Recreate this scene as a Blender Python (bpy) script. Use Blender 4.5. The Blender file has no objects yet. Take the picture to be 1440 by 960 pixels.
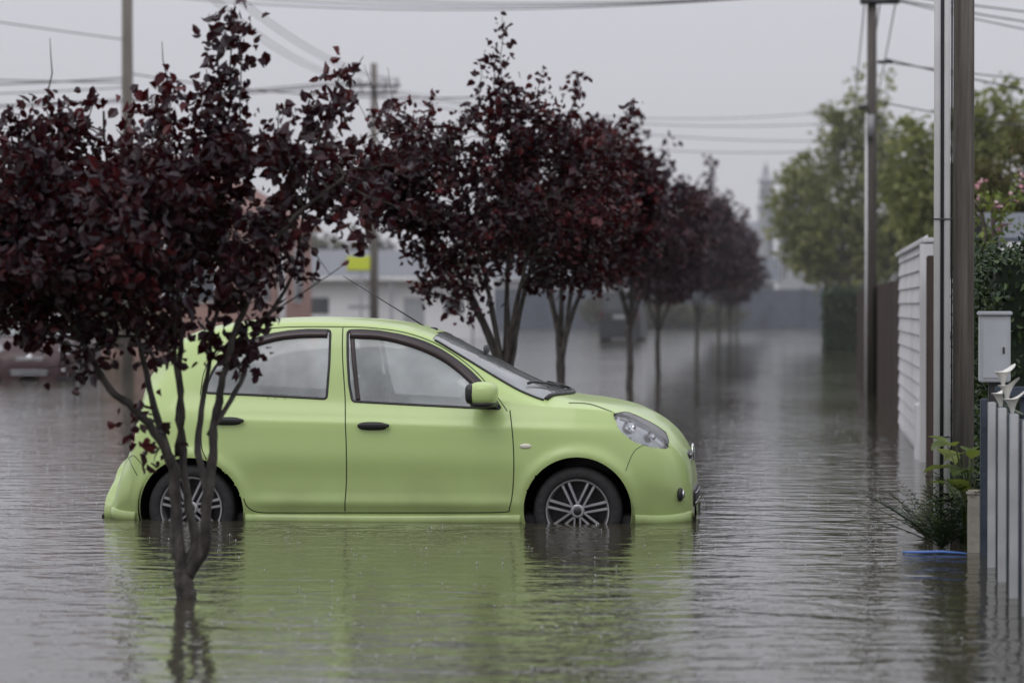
import bpy, math, random, bmesh
import numpy as np
from mathutils import Vector, Matrix
from mathutils.bvhtree import BVHTree
random.seed(7); RNG=np.random.default_rng(7)
scene=bpy.context.scene
scene.view_settings.view_transform='Standard'
scene.view_settings.look='None'
scene.view_settings.exposure=0

# ------------------------------------------------------------------ materials
def mk(name,col,rough=.6,metal=0.,coat=0.,var=0.,vscale=6.,bump=0.,bscale=30.,spec=.5,stretch=None,ior=None):
    m=bpy.data.materials.new(name); m.use_nodes=True
    nt=m.node_tree; b=nt.nodes['Principled BSDF']
    b.inputs['Base Color'].default_value=(*col,1); b.inputs['Roughness'].default_value=rough
    b.inputs['Metallic'].default_value=metal; b.inputs['Coat Weight'].default_value=coat
    b.inputs['Coat Roughness'].default_value=.08
    b.inputs['Specular IOR Level'].default_value=spec
    tc=nt.nodes.new('ShaderNodeTexCoord'); src=tc.outputs['Object']
    if stretch:
        mp=nt.nodes.new('ShaderNodeMapping'); mp.inputs['Scale'].default_value=stretch
        nt.links.new(src,mp.inputs['Vector']); src=mp.outputs['Vector']
    if var>0:
        n=nt.nodes.new('ShaderNodeTexNoise'); n.inputs['Scale'].default_value=vscale; n.inputs['Detail'].default_value=6
        nt.links.new(src,n.inputs['Vector'])
        r=nt.nodes.new('ShaderNodeValToRGB')
        r.color_ramp.elements[0].position=.3; r.color_ramp.elements[1].position=.7
        r.color_ramp.elements[0].color=(*[c*(1-var) for c in col],1)
        r.color_ramp.elements[1].color=(*[min(1,c*(1+var)) for c in col],1)
        nt.links.new(n.outputs['Fac'],r.inputs['Fac']); nt.links.new(r.outputs['Color'],b.inputs['Base Color'])
    if bump>0:
        n=nt.nodes.new('ShaderNodeTexNoise'); n.inputs['Scale'].default_value=bscale; n.inputs['Detail'].default_value=5
        nt.links.new(src,n.inputs['Vector'])
        bp_=nt.nodes.new('ShaderNodeBump'); bp_.inputs['Strength'].default_value=bump; bp_.inputs['Distance'].default_value=.02
        nt.links.new(n.outputs['Fac'],bp_.inputs['Height']); nt.links.new(bp_.outputs['Normal'],b.inputs['Normal'])
    return m
def leafmat(name,stops,rough=.45,trans=.2,tcol=(.2,.03,.03)):
    m=bpy.data.materials.new(name); m.use_nodes=True
    nt=m.node_tree; b=nt.nodes['Principled BSDF']; out=nt.nodes['Material Output']
    a=nt.nodes.new('ShaderNodeAttribute'); a.attribute_name='var'
    r=nt.nodes.new('ShaderNodeValToRGB'); cr=r.color_ramp
    cr.elements[0].position=stops[0][0]; cr.elements[0].color=(*stops[0][1],1)
    cr.elements[1].position=stops[-1][0]; cr.elements[1].color=(*stops[-1][1],1)
    for p,c in stops[1:-1]:
        e=cr.elements.new(p); e.color=(*c,1)
    nt.links.new(a.outputs['Fac'],r.inputs['Fac']); nt.links.new(r.outputs['Color'],b.inputs['Base Color'])
    b.inputs['Roughness'].default_value=rough; b.inputs['Specular IOR Level'].default_value=.4
    if trans>0:
        t=nt.nodes.new('ShaderNodeBsdfTranslucent'); t.inputs['Color'].default_value=(*tcol,1)
        mx=nt.nodes.new('ShaderNodeMixShader'); mx.inputs[0].default_value=trans
        nt.links.new(b.outputs[0],mx.inputs[1]); nt.links.new(t.outputs[0],mx.inputs[2]); nt.links.new(mx.outputs[0],out.inputs[0])
    return m
def glassmat(name,tint=(.75,.8,.8),haze=.25,hcol=(.5,.53,.53)):
    m=bpy.data.materials.new(name); m.use_nodes=True
    nt=m.node_tree; nt.nodes.remove(nt.nodes['Principled BSDF']); out=nt.nodes['Material Output']
    tr=nt.nodes.new('ShaderNodeBsdfTransparent'); tr.inputs[0].default_value=(*tint,1)
    df=nt.nodes.new('ShaderNodeBsdfDiffuse'); df.inputs[0].default_value=(*hcol,1)
    gl=nt.nodes.new('ShaderNodeBsdfGlossy'); gl.inputs['Roughness'].default_value=.04
    n=nt.nodes.new('ShaderNodeTexNoise'); n.inputs['Scale'].default_value=3; n.inputs['Detail'].default_value=9
    tc=nt.nodes.new('ShaderNodeTexCoord'); nt.links.new(tc.outputs['Object'],n.inputs['Vector'])
    mr=nt.nodes.new('ShaderNodeMapRange'); mr.inputs[1].default_value=.3; mr.inputs[2].default_value=.7
    mr.inputs[3].default_value=haze*.6; mr.inputs[4].default_value=haze*1.3
    nt.links.new(n.outputs['Fac'],mr.inputs[0])
    m1=nt.nodes.new('ShaderNodeMixShader'); nt.links.new(mr.outputs[0],m1.inputs[0])
    nt.links.new(tr.outputs[0],m1.inputs[1]); nt.links.new(df.outputs[0],m1.inputs[2])
    fr=nt.nodes.new('ShaderNodeFresnel'); fr.inputs['IOR'].default_value=1.6
    m2=nt.nodes.new('ShaderNodeMixShader'); nt.links.new(fr.outputs[0],m2.inputs[0])
    nt.links.new(m1.outputs[0],m2.inputs[1]); nt.links.new(gl.outputs[0],m2.inputs[2]); nt.links.new(m2.outputs[0],out.inputs[0])
    return m

# ------------------------------------------------------------------ mesh builder
class MB:
    def __init__(s): s.v=[];s.f=[];s.m=[];s.var=[];s.n=0
    def add(s,verts,faces,mat=0,var=None):
        verts=np.asarray(verts,float).reshape(-1,3); s.v.append(verts)
        for f in faces: s.f.append(tuple(int(i)+s.n for i in f))
        s.m+= [mat]*len(faces)
        s.var+= list(var) if var is not None else [0.]*len(faces)
        s.n+=len(verts)
    def build(s,name,mats,smooth=True,parent=None,loc=(0,0,0)):
        me=bpy.data.meshes.new(name)
        me.from_pydata(np.concatenate(s.v).tolist(),[],s.f)
        for m in mats: me.materials.append(m)
        me.polygons.foreach_set('material_index',np.array(s.m,dtype=np.int32))
        if isinstance(smooth,bool): sm=np.full(len(s.f),smooth)
        else: sm=np.array([smooth[i] for i in s.m])
        me.polygons.foreach_set('use_smooth',sm)
        a=me.attributes.new('var','FLOAT','FACE'); a.data.foreach_set('value',np.array(s.var,dtype=np.float32))
        me.update()
        o=bpy.data.objects.new(name,me); scene.collection.objects.link(o); o.location=loc
        if parent: o.parent=parent
        return o
def empty(name,loc=(0,0,0),rot=0):
    e=bpy.data.objects.new(name,None); e.location=loc; e.rotation_euler=(0,0,rot); e.empty_display_size=.3
    scene.collection.objects.link(e); return e
def box(mb,c,s,mat=0,rot=0.):
    x,y,z=[k/2 for k in s]
    v=np.array([[-x,-y,-z],[x,-y,-z],[x,y,-z],[-x,y,-z],[-x,-y,z],[x,-y,z],[x,y,z],[-x,y,z]])
    if rot:
        R=np.array([[math.cos(rot),-math.sin(rot),0],[math.sin(rot),math.cos(rot),0],[0,0,1]]); v=v@R.T
    mb.add(v+np.array(c),[(0,3,2,1),(4,5,6,7),(0,1,5,4),(1,2,6,5),(2,3,7,6),(3,0,4,7)],mat)
def bbox(mb,c,s,mat=0,b=.01,rot=0.):
    bm=bmesh.new()
    bmesh.ops.create_cube(bm,size=1); bmesh.ops.scale(bm,vec=s,verts=bm.verts)
    bmesh.ops.bevel(bm,geom=list(bm.edges),offset=b,segments=2,affect='EDGES')
    if rot: bmesh.ops.rotate(bm,cent=(0,0,0),matrix=Matrix.Rotation(rot,3,'Z'),verts=bm.verts)
    bm.verts.index_update()
    mb.add([[v.co.x+c[0],v.co.y+c[1],v.co.z+c[2]] for v in bm.verts],[[v.index for v in f.verts] for f in bm.faces],mat); bm.free()
def superbox(mb,c,s,mat=0,e=.4,R=None,nu=20,nv=12):
    V=[];F=[]
    def p(a,k): return np.sign(a)*abs(a)**k
    for j in range(nv+1):
        ph=-math.pi/2+math.pi*j/nv
        for i in range(nu):
            th=2*math.pi*i/nu
            V.append([p(math.cos(ph),e)*p(math.cos(th),e)*s[0]/2,p(math.cos(ph),e)*p(math.sin(th),e)*s[1]/2,p(math.sin(ph),e)*s[2]/2])
    for j in range(nv):
        for i in range(nu):
            F.append((j*nu+i,j*nu+(i+1)%nu,(j+1)*nu+(i+1)%nu,(j+1)*nu+i))
    V=np.array(V)
    if R is not None: V=V@np.array(R).T
    mb.add(V+np.array(c),F,mat)
def tube(mb,pts,rad,n=6,mat=0,cap=True):
    pts=np.asarray(pts,float); m=len(pts); rad=np.broadcast_to(np.asarray(rad,float),(m,))
    d=np.gradient(pts,axis=0); d/=np.linalg.norm(d,axis=1)[:,None]+1e-9
    ref=np.array([0,0,1.]) if abs(d[0][2])<.9 else np.array([1.,0,0])
    V=[]
    for i in range(m):
        a=np.cross(d[i],ref); a/=np.linalg.norm(a)+1e-9; b=np.cross(d[i],a)
        for k in range(n):
            t=2*math.pi*k/n; V.append(pts[i]+rad[i]*(math.cos(t)*a+math.sin(t)*b))
    F=[(i*n+k,i*n+(k+1)%n,(i+1)*n+(k+1)%n,(i+1)*n+k) for i in range(m-1) for k in range(n)]
    if cap: F+= [tuple(range(n))[::-1],tuple((m-1)*n+k for k in range(n))]
    mb.add(V,F,mat)
def lathe(mb,prof,c,n=40,mat=0,axis='y'):
    V=[];F=[]
    for r,t in prof:
        for k in range(n):
            a=2*math.pi*k/n
            if axis=='y': V.append((c[0]+r*math.cos(a),c[1]+t,c[2]+r*math.sin(a)))
            else: V.append((c[0]+r*math.cos(a),c[1]+r*math.sin(a),c[2]+t))
    for i in range(len(prof)-1):
        for k in range(n): F.append((i*n+k,i*n+(k+1)%n,(i+1)*n+(k+1)%n,(i+1)*n+k))
    mb.add(V,F,mat)
def leaves(mb,C,size,mat,rng,droop=.3,wid=.66,varr=None):
    N=len(C); C=np.asarray(C)
    a=rng.normal(size=(N,3)); a[:,2]-=droop; a/=np.linalg.norm(a,axis=1)[:,None]
    h=rng.normal(size=(N,3)); b=np.cross(a,h); b/=np.linalg.norm(b,axis=1)[:,None]; nn=np.cross(a,b)
    L=(size*rng.uniform(.55,1.3,N))[:,None]; W=L*wid*.5*rng.uniform(.75,1.2,N)[:,None]
    fold=L*rng.uniform(.05,.28,N)[:,None]
    v=np.stack([C, C+a*L*.3+b*W*.95+nn*fold, C+a*L*.68+b*W*.85+nn*fold*.8, C+a*L-nn*fold*.9, C+a*L*.68-b*W*.85+nn*fold*.8, C+a*L*.3-b*W*.95+nn*fold],1).reshape(-1,3)
    i=np.arange(N)*6
    F=np.empty((2*N,4),int); F[0::2]=np.stack([i,i+1,i+2,i+3],1); F[1::2]=np.stack([i,i+3,i+4,i+5],1)
    vr=rng.random(N) if varr is None else varr
    mb.add(v,F.tolist(),mat,np.repeat(vr,2))
def pchip(x,xp,fp):
    x=np.asarray(x,float); xp=np.asarray(xp,float); fp=np.asarray(fp,float)
    h=np.diff(xp); d=np.diff(fp)/h; m=np.zeros(len(xp))
    for i in range(1,len(xp)-1):
        if d[i-1]*d[i]>0:
            w1=2*h[i]+h[i-1]; w2=h[i]+2*h[i-1]; m[i]=(w1+w2)/(w1/d[i-1]+w2/d[i])
    m[0]=d[0]; m[-1]=d[-1]
    x=np.clip(x,xp[0],xp[-1]); k=np.clip(np.searchsorted(xp,x)-1,0,len(xp)-2)
    t=(x-xp[k])/h[k]
    return ((2*t**3-3*t**2+1)*fp[k]+(t**3-2*t**2+t)*h[k]*m[k]+(-2*t**3+3*t**2)*fp[k+1]+(t**3-t**2)*h[k]*m[k+1])

# ------------------------------------------------------------------ trees
def make_tree(name,loc,stems,targets,leaf,lpm,spread,seed,mats,sprigs=(),n=6,twr=.006,rot=0,droop=.3,bare=()):
    rng=np.random.default_rng(seed); mb=MB(); nodes=[];nrad=[]
    for pts,r0,r1 in stems:
        pts=np.asarray(pts,float); k=len(pts)*5
        t=np.linspace(0,1,len(pts)); tt=np.linspace(0,1,k)
        P=np.stack([pchip(tt,t,pts[:,j]) for j in range(3)],1)
        wob=rng.normal(size=(k,3)); wob=(wob+np.roll(wob,1,0)+np.roll(wob,-1,0))/3
        P[1:]+=wob[1:]*.009*min(1,r0/.02)
        R=(r0+(r1-r0)*tt**.8)*rng.uniform(.9,1.12,k)
        tube(mb,P,R,n+2,0)
        sel=tt>.3; nodes.append(P[sel]); nrad.append(R[sel])
    nodes=np.concatenate(nodes); nrad=np.concatenate(nrad)
    C=[];VR=[]
    def twig(a,b,r,dens=1.,start=.3,lift=.12):
        L=np.linalg.norm(b-a)
        mid=(a+b)/2+np.array([0,0,lift*L])+rng.normal(size=3)*.08*L
        t=np.linspace(0,1,7)[:,None]
        P=(1-t)**2*a+2*t*(1-t)*mid+t*t*b
        P[1:-1]+=rng.normal(size=(5,3))*.02*L
        tube(mb,P,np.linspace(r,r*.35,7),4,0,cap=False)
        q=max(4,int(L*lpm*dens)+int(lpm*.12))
        tt=start+(1-start)*rng.random(q)**.8
        idx=np.clip(tt*6,0,5.999); i0=idx.astype(int); fr=(idx-i0)[:,None]
        pos=P[i0]*(1-fr)+P[i0+1]*fr+rng.normal(size=(q,3))*spread*(.45+.55*np.minimum(1,(1.1-tt)[:,None]*2))
        C.append(pos); VR.append(np.clip(rng.random(q)*.7+rng.choice([0,.05,.12,.4]),0,1))
    for T in targets:
        d=np.linalg.norm(nodes-T,axis=1)+.9*np.maximum(0,nodes[:,2]-T[2]+.05)+rng.random(len(nodes))*.12
        i=int(np.argmin(d)); twig(nodes[i],np.asarray(T,float),max(twr*.7,min(nrad[i]*.6,twr*1.6)))
    for a,b,dn in sprigs: twig(np.asarray(a,float),np.asarray(b,float),twr,dn,0.05,.0)
    for a,b in bare:
        a=np.asarray(a,float);b=np.asarray(b,float)
        tube(mb,np.linspace(a,b,5)+rng.normal(size=(5,3))*.01,np.linspace(twr*.8,twr*.3,5),4,0,cap=False)
    C=np.concatenate(C); leaves(mb,C,leaf,1,rng,droop=droop,varr=np.concatenate(VR))
    o=mb.build(name,mats,smooth=[True,False],loc=loc); o.rotation_euler=(0,0,rot); return o
def sample(ells,n,rng,inner=.35):
    w=np.array([e[3]*e[4]*e[5] for e in ells]); w=w/w.sum(); out=[]
    for _ in range(n):
        e=ells[rng.choice(len(ells),p=w)]; d=rng.normal(size=3); d/=np.linalg.norm(d)
        r=(inner+(1-inner)*rng.random())**(.6); out.append(np.array(e[:3])+d*r*np.array(e[3:6]))
    return np.array(out)
def autostems(h0,ends,r=.05,seed=1,base=-.25):
    rng=np.random.default_rng(seed); S=[]
    S.append(([(0,0,base),(0.01,0,h0*.5),(0,0,h0)],r*1.15,r*.95))
    for e in ends:
        e=np.array(e,float); a=np.array([0,0,h0*rng.uniform(.6,1)])
        m1=a+(e-a)*.3; m1[:2]*=.75; m2=a+(e-a)*.65; m2[:2]*=.9
        S.append(([a,m1,m2,e],r*.72,r*.16))
    return S
BARK=mk('plum_bark',(.05,.044,.038),.7,var=.7,vscale=22,bump=.7,bscale=60,stretch=(1,1,.35))
PLUM=leafmat('plum_leaves',[(0,(.010,.005,.009)),(.5,(.020,.007,.012)),(.8,(.042,.010,.014)),(1,(.10,.018,.02))],rough=.4,trans=.12,tcol=(.16,.015,.016))
PLUM2=leafmat('plum_leaves_hazed',[(0,(.018,.009,.015)),(.5,(.036,.014,.021)),(.8,(.065,.02,.027)),(1,(.11,.036,.038))],rough=.55,trans=0)  # paler copy of the plum leaves for far trees, distance haze put into the colour
LB=[BARK,PLUM]

# front tree : local metres, drawn at 1/295 m units
def q(px,py,dy=0.): return ((px-260)/295.,dy,(840-py)/295.)
stems=[([q(260,900),q(261,840),q(259,800)],.052,.042),
 ([q(259,812),q(249,765,.02),q(246,700,.03),q(238,650,.0),q(220,608,-.05),(q(190,575,-.1)),q(160,540,-.15),q(135,490,-.2),q(95,425,-.25),q(45,350,-.3)],.036,.009),
 ([q(258,810),q(270,760,.06),q(256,690,.1),q(248,620,.12),q(243,540,.15),q(240,450,.2),q(232,330,.25)],.028,.009),
 ([q(263,812),q(289,765,-.03),q(295,700,-.05),q(301,640,-.06),q(312,580,-.1),q(325,515,-.12),q(348,445,-.15),q(385,370,-.2),q(435,300,-.2),q(500,255,-.25)],.032,.008),
 ([q(296,700,-.05),q(276,610,.05),q(283,520,.1),q(300,430,.1),q(312,300,.05),q(318,170,.05)],.019,.006),
 ([q(238,655,.0),q(205,560,.1),q(180,480,.2),q(150,380,.3),q(128,260,.3),q(118,150,.3)],.020,.006),
 ([q(246,640,.05),q(262,560,-.1),q(258,480,-.2),q(270,400,-.3),q(200,300,-.4)],.016,.006),
 ([q(300,610,-.08),q(330,540,.1),q(350,470,.2),q(400,380,.3),q(420,250,.3),q(445,160,.3)],.015,.005)]
ells=[]
for (cx,cy,rx,rz,ry) in [(20,310,110,130,.9),(120,345,130,115,.9),(230,330,120,130,.9),(325,330,90,145,.7),(425,245,80,85,.5),(110,225,90,60,.5),(250,205,95,60,.5),(190,460,100,40,.5),(50,405,90,60,.5),(330,445,50,55,.3),(370,200,50,45,.4),(500,255,65,60,.35),(-60,330,100,120,.7),(25,205,55,45,.4),(465,180,45,40,.3),(290,240,70,75,.4),(90,460,90,40,.4)]:
    x,_,z=q(cx,cy); ells.append((x,0,z,rx/295,ry,rz/295))
T=sample(ells,350,np.random.default_rng(3))
spr=[(q(312,180,.05),q(300,15,.08),1.3),(q(318,170,.05),q(330,5,.02),1.5),(q(318,130,.05),q(345,40,.02),1.2),(q(120,240,.2),q(108,125,.2),1.4),(q(150,230,.2),q(170,135,.25),1.3),(q(60,250,.1),q(75,135,.2),1.3),
     (q(440,200,.2),q(475,85,.25),1.6),(q(385,260),q(395,150),1.3),(q(60,260),q(58,140),1.1),(q(20,260),q(12,145),1.3),(q(235,250),q(240,105),1.4),(q(270,230),q(285,95,.1),1.3),(q(285,230),q(300,110,.1),1.4),
     (q(200,250),q(205,130,.1),1.3),(q(235,600,.05),q(213,650,.03),.9),(q(205,570,-.1),q(190,610,-.12),.8),(q(345,450),q(352,520,-.1),1.4),(q(250,440,-.3),q(255,500,-.3),1.3),(q(300,470,.1),q(310,510,.1),1.3),(q(150,480,-.2),q(120,530,-.3),1.),
     (q(480,250,-.2),q(600,235,-.2),1.),(q(480,250,-.2),q(575,300,-.2),1.3),(q(450,280,-.2),q(530,350,-.2),1.2),(q(340,440),q(335,500),1.3),(q(30,400),q(20,470),1.2),(q(470,250,-.2),q(560,180,-.2),1.2),(q(400,330),q(440,400,-.1),1.1)]
bare=[(q(340,180),q(338,50)),(q(235,150),q(228,60)),(q(66,150),(q(72,55))),(q(478,120,.25),q(505,75,.25)),(q(350,460),q(490,365,.1)),(q(170,480,-.2),q(80,520,-.3)),(q(400,300),q(470,380,-.1))]
make_tree('purple_leaf_plum_tree',(-2.93,13.33,0),stems,T,.059,84,.058,5,LB,spr,n=8,twr=.006,bare=bare)

def plum(loc,h0,ends,ells,nt,leaf,lpm,spread,seed,sprigs=(),bare=(),mats=LB,rot=0):
    T=sample(ells,nt,np.random.default_rng(seed),.25)
    return make_tree('purple_leaf_plum_tree',loc,autostems(h0,ends,.055,seed),T,leaf,lpm,spread,seed,mats,sprigs,n=5,twr=.007,bare=bare,rot=rot)
plum((-2.93,27.95,0),.75,[(-1.0,.2,2.6),(-.5,-.4,3.0),(.1,.1,3.4),(.55,.3,3.0),(-.7,.5,1.9),(.4,-.5,2.4)],
  [(-.35,0,2.55,1.2,1.0,.8),(-1.15,0,2.75,.65,.6,.7),(.45,0,2.5,.95,.9,.9),(0,0,3.1,.6,.6,.45),(-.5,0,1.95,.75,.6,.5),(-.45,-.2,1.75,.5,.3,.35),(-1.1,0,2.15,.5,.4,.4),(.5,0,1.9,.7,.5,.35)],
  320,.080,56,.075,21,[((-.05,0,3.2),(-.03,0,4.25),1.1),((-.1,0,3.2),(-.12,0,3.9),1.3),((-.8,0,3.0),(-.75,.1,3.5),1.),((.6,0,3.0),(.75,0,3.6),1.),((.3,0,3.1),(.38,0,3.75),1.),((-.3,0,3.1),(-.25,0,3.8),1.),((1.0,0,2.9),(1.25,0,3.4),1.),((-.25,-.2,1.9),(-.1,-.3,1.33),1.),((-.4,-.2,1.9),(-.35,-.3,1.25),1.6),((-.55,-.2,1.9),(-.5,-.3,1.3),1.6),((-.8,-.2,1.9),(-.7,-.3,1.45),1.5)],
  bare=[((-1.2,0,3.1),(-1.4,0,3.8)),((-1.1,0,3.1),(-1.15,0,3.75)),((-1.25,0,3.0),(-1.6,.1,3.6))])
plum((-2.93,34.4,0),1.0,[(-.6,.2,2.8),(.5,-.4,3.2),(.1,.1,3.6),(.8,.3,2.8),(-.3,-.5,2.6)],
  [(.15,0,2.7,1.15,1.0,.9),(.3,0,3.2,.85,.7,.55),(-.5,0,2.5,.7,.6,.7),(.9,0,2.6,.6,.5,.7),(.4,0,2.0,.9,.6,.4)],
  260,.095,48,.085,31,[((.1,0,3.4),(.2,0,4.15),1.),((.7,0,3.2),(.95,0,3.75),1.),((-.4,0,3.2),(-.45,0,3.8),1.)])
t4=plum((-2.93,48.2,0),1.05,[(-.7,.2,3.0),(.5,-.4,3.3),(.1,.1,3.8),(.9,.3,2.9),(-.3,-.6,2.6)],
  [(0,0,2.8,1.45,1.1,1.1),(0,0,3.5,.85,.8,.75),(.7,0,2.4,.9,.7,.6),(-.7,0,2.4,.9,.7,.65)],
  250,.12,44,.10,41,[((.1,0,3.7),(.1,0,4.6),1.),((.5,0,3.4),(.65,0,4.2),1.),((-.5,0,3.4),(-.55,0,4.1),1.)],mats=[BARK,PLUM2])
t6=plum((-2.93,79,0),1.1,[(-.7,.2,3.4),(.6,-.4,3.7),(.1,.1,4.4),(.9,.3,3.1),(-.4,-.6,2.8)],
  [(0,0,3.0,1.6,1.2,1.3),(.1,0,4.1,1.0,.9,.8),(.6,0,2.5,1.2,.8,.7),(-.6,0,2.5,1.,.8,.6)],
  240,.16,38,.12,51,[((.3,0,4.4),(.4,0,5.5),1.),((-.4,0,4.2),(-.4,0,5.0),1.)],mats=[BARK,PLUM2])
for i,(y,s,zs,src,r) in enumerate([(57.2,.95,.88,t4,2.1),(97,1.0,1.06,t6,2.5),(113,.95,.86,t6,4.4),(130,1.,1.08,t6,.7)]):
    o=bpy.data.objects.new('purple_leaf_plum_tree',src.data); scene.collection.objects.link(o)
    o.location=(-2.93+RNG.uniform(-.12,.12),y,0); o.rotation_euler=(0,0,r); o.scale=(s,s,s*zs)

# ------------------------------------------------------------------ green trees
OLIVE=leafmat('olive_leaves',[(0,(.08,.10,.03)),(.5,(.17,.195,.06)),(.85,(.28,.29,.10)),(1,(.36,.35,.16))],rough=.6,trans=.3,tcol=(.38,.42,.12))
HEDGE=leafmat('hedge_leaves',[(0,(.012,.028,.012)),(.6,(.03,.058,.02)),(1,(.07,.10,.03))],rough=.5,trans=0)
DARKF=leafmat('shrub_leaves',[(0,(.03,.035,.02)),(.6,(.06,.065,.03)),(1,(.12,.11,.05))],rough=.6,trans=0)
RUSTF=leafmat('russet_green_leaves',[(0,(.05,.06,.025)),(.5,(.11,.12,.045)),(.85,(.18,.16,.07)),(1,(.26,.17,.10))],rough=.6,trans=.25,tcol=(.25,.24,.08))
BARK2=mk('grey_bark',(.10,.085,.07),.8,var=.3,bump=.4)
def gtree(name,loc,h0,ells,nt,leaf,lpm,spread,seed,mats,sprigs=()):
    rng=np.random.default_rng(seed); T=sample(ells,nt,rng,.3)
    ends=[np.array(e[:3])+np.array([rng.uniform(-.3,.3)*e[3],rng.uniform(-.3,.3)*e[4],.3*e[5]]) for e in ells for _ in range(2)]
    return make_tree(name,loc,autostems(h0,ends,.14,seed),T,leaf,lpm,spread,seed,mats,sprigs,n=5,twr=.015)
gtree('broadleaf_tree',(1.4,108,0),2.0,[(-1.1,0,5.0,1.9,1.5,2.6),(.2,0,6.2,1.6,1.5,3.2),(1.6,0,5.2,1.7,1.6,3.0),(.2,0,3.6,3.0,2,1.4),(2.8,0,4.8,1.4,1.5,2.4),(1.7,0,7.3,.9,.8,1.8)],620,.23,18,.2,61,[BARK2,OLIVE],
   [((.5,0,8),(.55,0,10.4),1.),((-.6,0,7),(-.7,0,9.0),1.),((1.6,0,8),(1.9,0,10.2),1.),((1.3,0,7),(1.3,0,9.6),1.)])
gtree('broadleaf_tree',(4.6,70,0),1.6,[(-1.3,0,4.4,1.5,1.3,2.0),(.6,0,4.8,1.9,1.4,2.2),(-.4,0,5.7,1.1,1,1.0),(-.6,0,3.0,2.2,1,1.),(1.6,0,5.2,1.4,1,1.4)],460,.19,20,.17,62,[BARK2,OLIVE])
gtree('flowering_tree',(3.2,44,0),1.2,[(-.3,0,3.0,.9,.8,.8),(.6,0,3.2,.9,.8,.9),(.35,0,3.9,.5,.6,.5),(1.0,0,3.8,.7,.7,.9)],280,.10,26,.11,63,[BARK2,RUSTF],[((0,0,3.9),(-.1,0,4.4),1),((.9,0,4),(1.1,0,5.0),1)])
def hedge(name,x0,x1,y0,y1,z1,leaf,n,mat,seed=1):
    rng=np.random.default_rng(seed); mb=MB()
    box(mb,((x0+x1)/2,(y0+y1)/2,z1/2-.15),(x1-x0-.12,y1-y0-.12,z1+.2),0)
    lx,ly,lz=x1-x0,y1-y0,z1
    areas=np.array([lx*lz,lx*lz*.4,ly*lz,ly*lz,lx*ly]); k=rng.choice(5,n,p=areas/areas.sum())
    a=rng.random(n);b=rng.random(n); dpt=rng.normal(size=n)*.06+.02
    P=np.zeros((n,3))
    P[:,0]=np.where(k<2,x0+a*lx,np.where(k==2,x0+dpt,np.where(k==3,x1-dpt,x0+a*lx)))
    P[:,1]=np.where(k==0,y0+dpt,np.where(k==1,y1-dpt,np.where(k==4,y0+b*ly,y0+a*ly)))
    P[:,2]=np.where(k==4,z1-dpt+.06*np.sin(P[:,0]*5+P[:,1]*3),b*z1)
    leaves(mb,P,leaf,1,rng)
    return mb.build(name,[mk(name+'_core',(.012,.02,.01),.9),mat],smooth=False)
hedge('clipped_hedge',1.25,3.4,19.6,22.6,1.72,.05,16000,HEDGE,1)
hedge('clipped_hedge',.75,2.6,88,95,1.85,.12,5000,HEDGE,2)
BLOSS=leafmat('blossom_petals',[(0,(.55,.2,.28)),(.5,(.7,.4,.45)),(1,(.8,.65,.65))],rough=.6,trans=.3,tcol=(.6,.3,.3))
LEAFG=leafmat('bright_leaves',[(0,(.06,.09,.02)),(.6,(.13,.18,.04)),(1,(.26,.3,.06))],rough=.4,trans=.3,tcol=(.25,.32,.06))
shr=gtree('blossom_shrub',(1.9,28.6,0),.5,[(-.1,0,2.2,.35,.5,.4),(.4,0,2.35,.5,.5,.35),(.8,0,2.3,.4,.5,.4),(-.2,-.2,1.8,.3,.4,.4)],70,.07,26,.09,71,[BARK2,LEAFG])
mb=MB(); rng=np.random.default_rng(9); P=sample([(.2,0,2.45,.5,.5,.3),(.7,0,2.5,.45,.5,.3)],40,rng,.7); leaves(mb,np.repeat(P,4,0)+rng.normal(size=(160,3))*.02,.045,0,rng,wid=1.)
mb.build('pink_blossoms',[BLOSS],smooth=False,parent=shr)

# ------------------------------------------------------------------ ground & water
GROUND=mk('road_asphalt',(.05,.05,.05),.9,var=.2)
mb=MB(); mb.add([[-2500,-60,-.23],[2500,-60,-.23],[2500,3000,-.23],[-2500,3000,-.23]],[(0,1,2,3)]); mb.build('ground',[GROUND],smooth=False)
W=bpy.data.materials.new('flood_water'); W.use_nodes=True; nt=W.node_tree; b=nt.nodes['Principled BSDF']
b.inputs['Base Color'].default_value=(.056,.052,.036,1); b.inputs['Roughness'].default_value=.06; b.inputs['IOR'].default_value=1.33
tc=nt.nodes.new('ShaderNodeTexCoord')
def noise(sc,stretch,detail=3,dist=0.):
    mp=nt.nodes.new('ShaderNodeMapping'); mp.inputs['Scale'].default_value=stretch; nt.links.new(tc.outputs['Object'],mp.inputs['Vector'])
    n=nt.nodes.new('ShaderNodeTexNoise'); n.inputs['Scale'].default_value=sc; n.inputs['Detail'].default_value=detail; n.inputs['Distortion'].default_value=dist; nt.links.new(mp.outputs[0],n.inputs['Vector']); return n,mp
def math_(op,a,bv):
    m=nt.nodes.new('ShaderNodeMath'); m.operation=op
    for i,x in enumerate((a,bv)):
        if isinstance(x,(int,float)): m.inputs[i].default_value=x
        else: nt.links.new(x,m.inputs[i])
    return m.outputs[0]
n1,_=noise(3.0,(.75,1.3,1),1.5,.5); n2,_=noise(10.5,(.9,1.15,1),2); n3,_=noise(.35,(1,.4,1),2)
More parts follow.
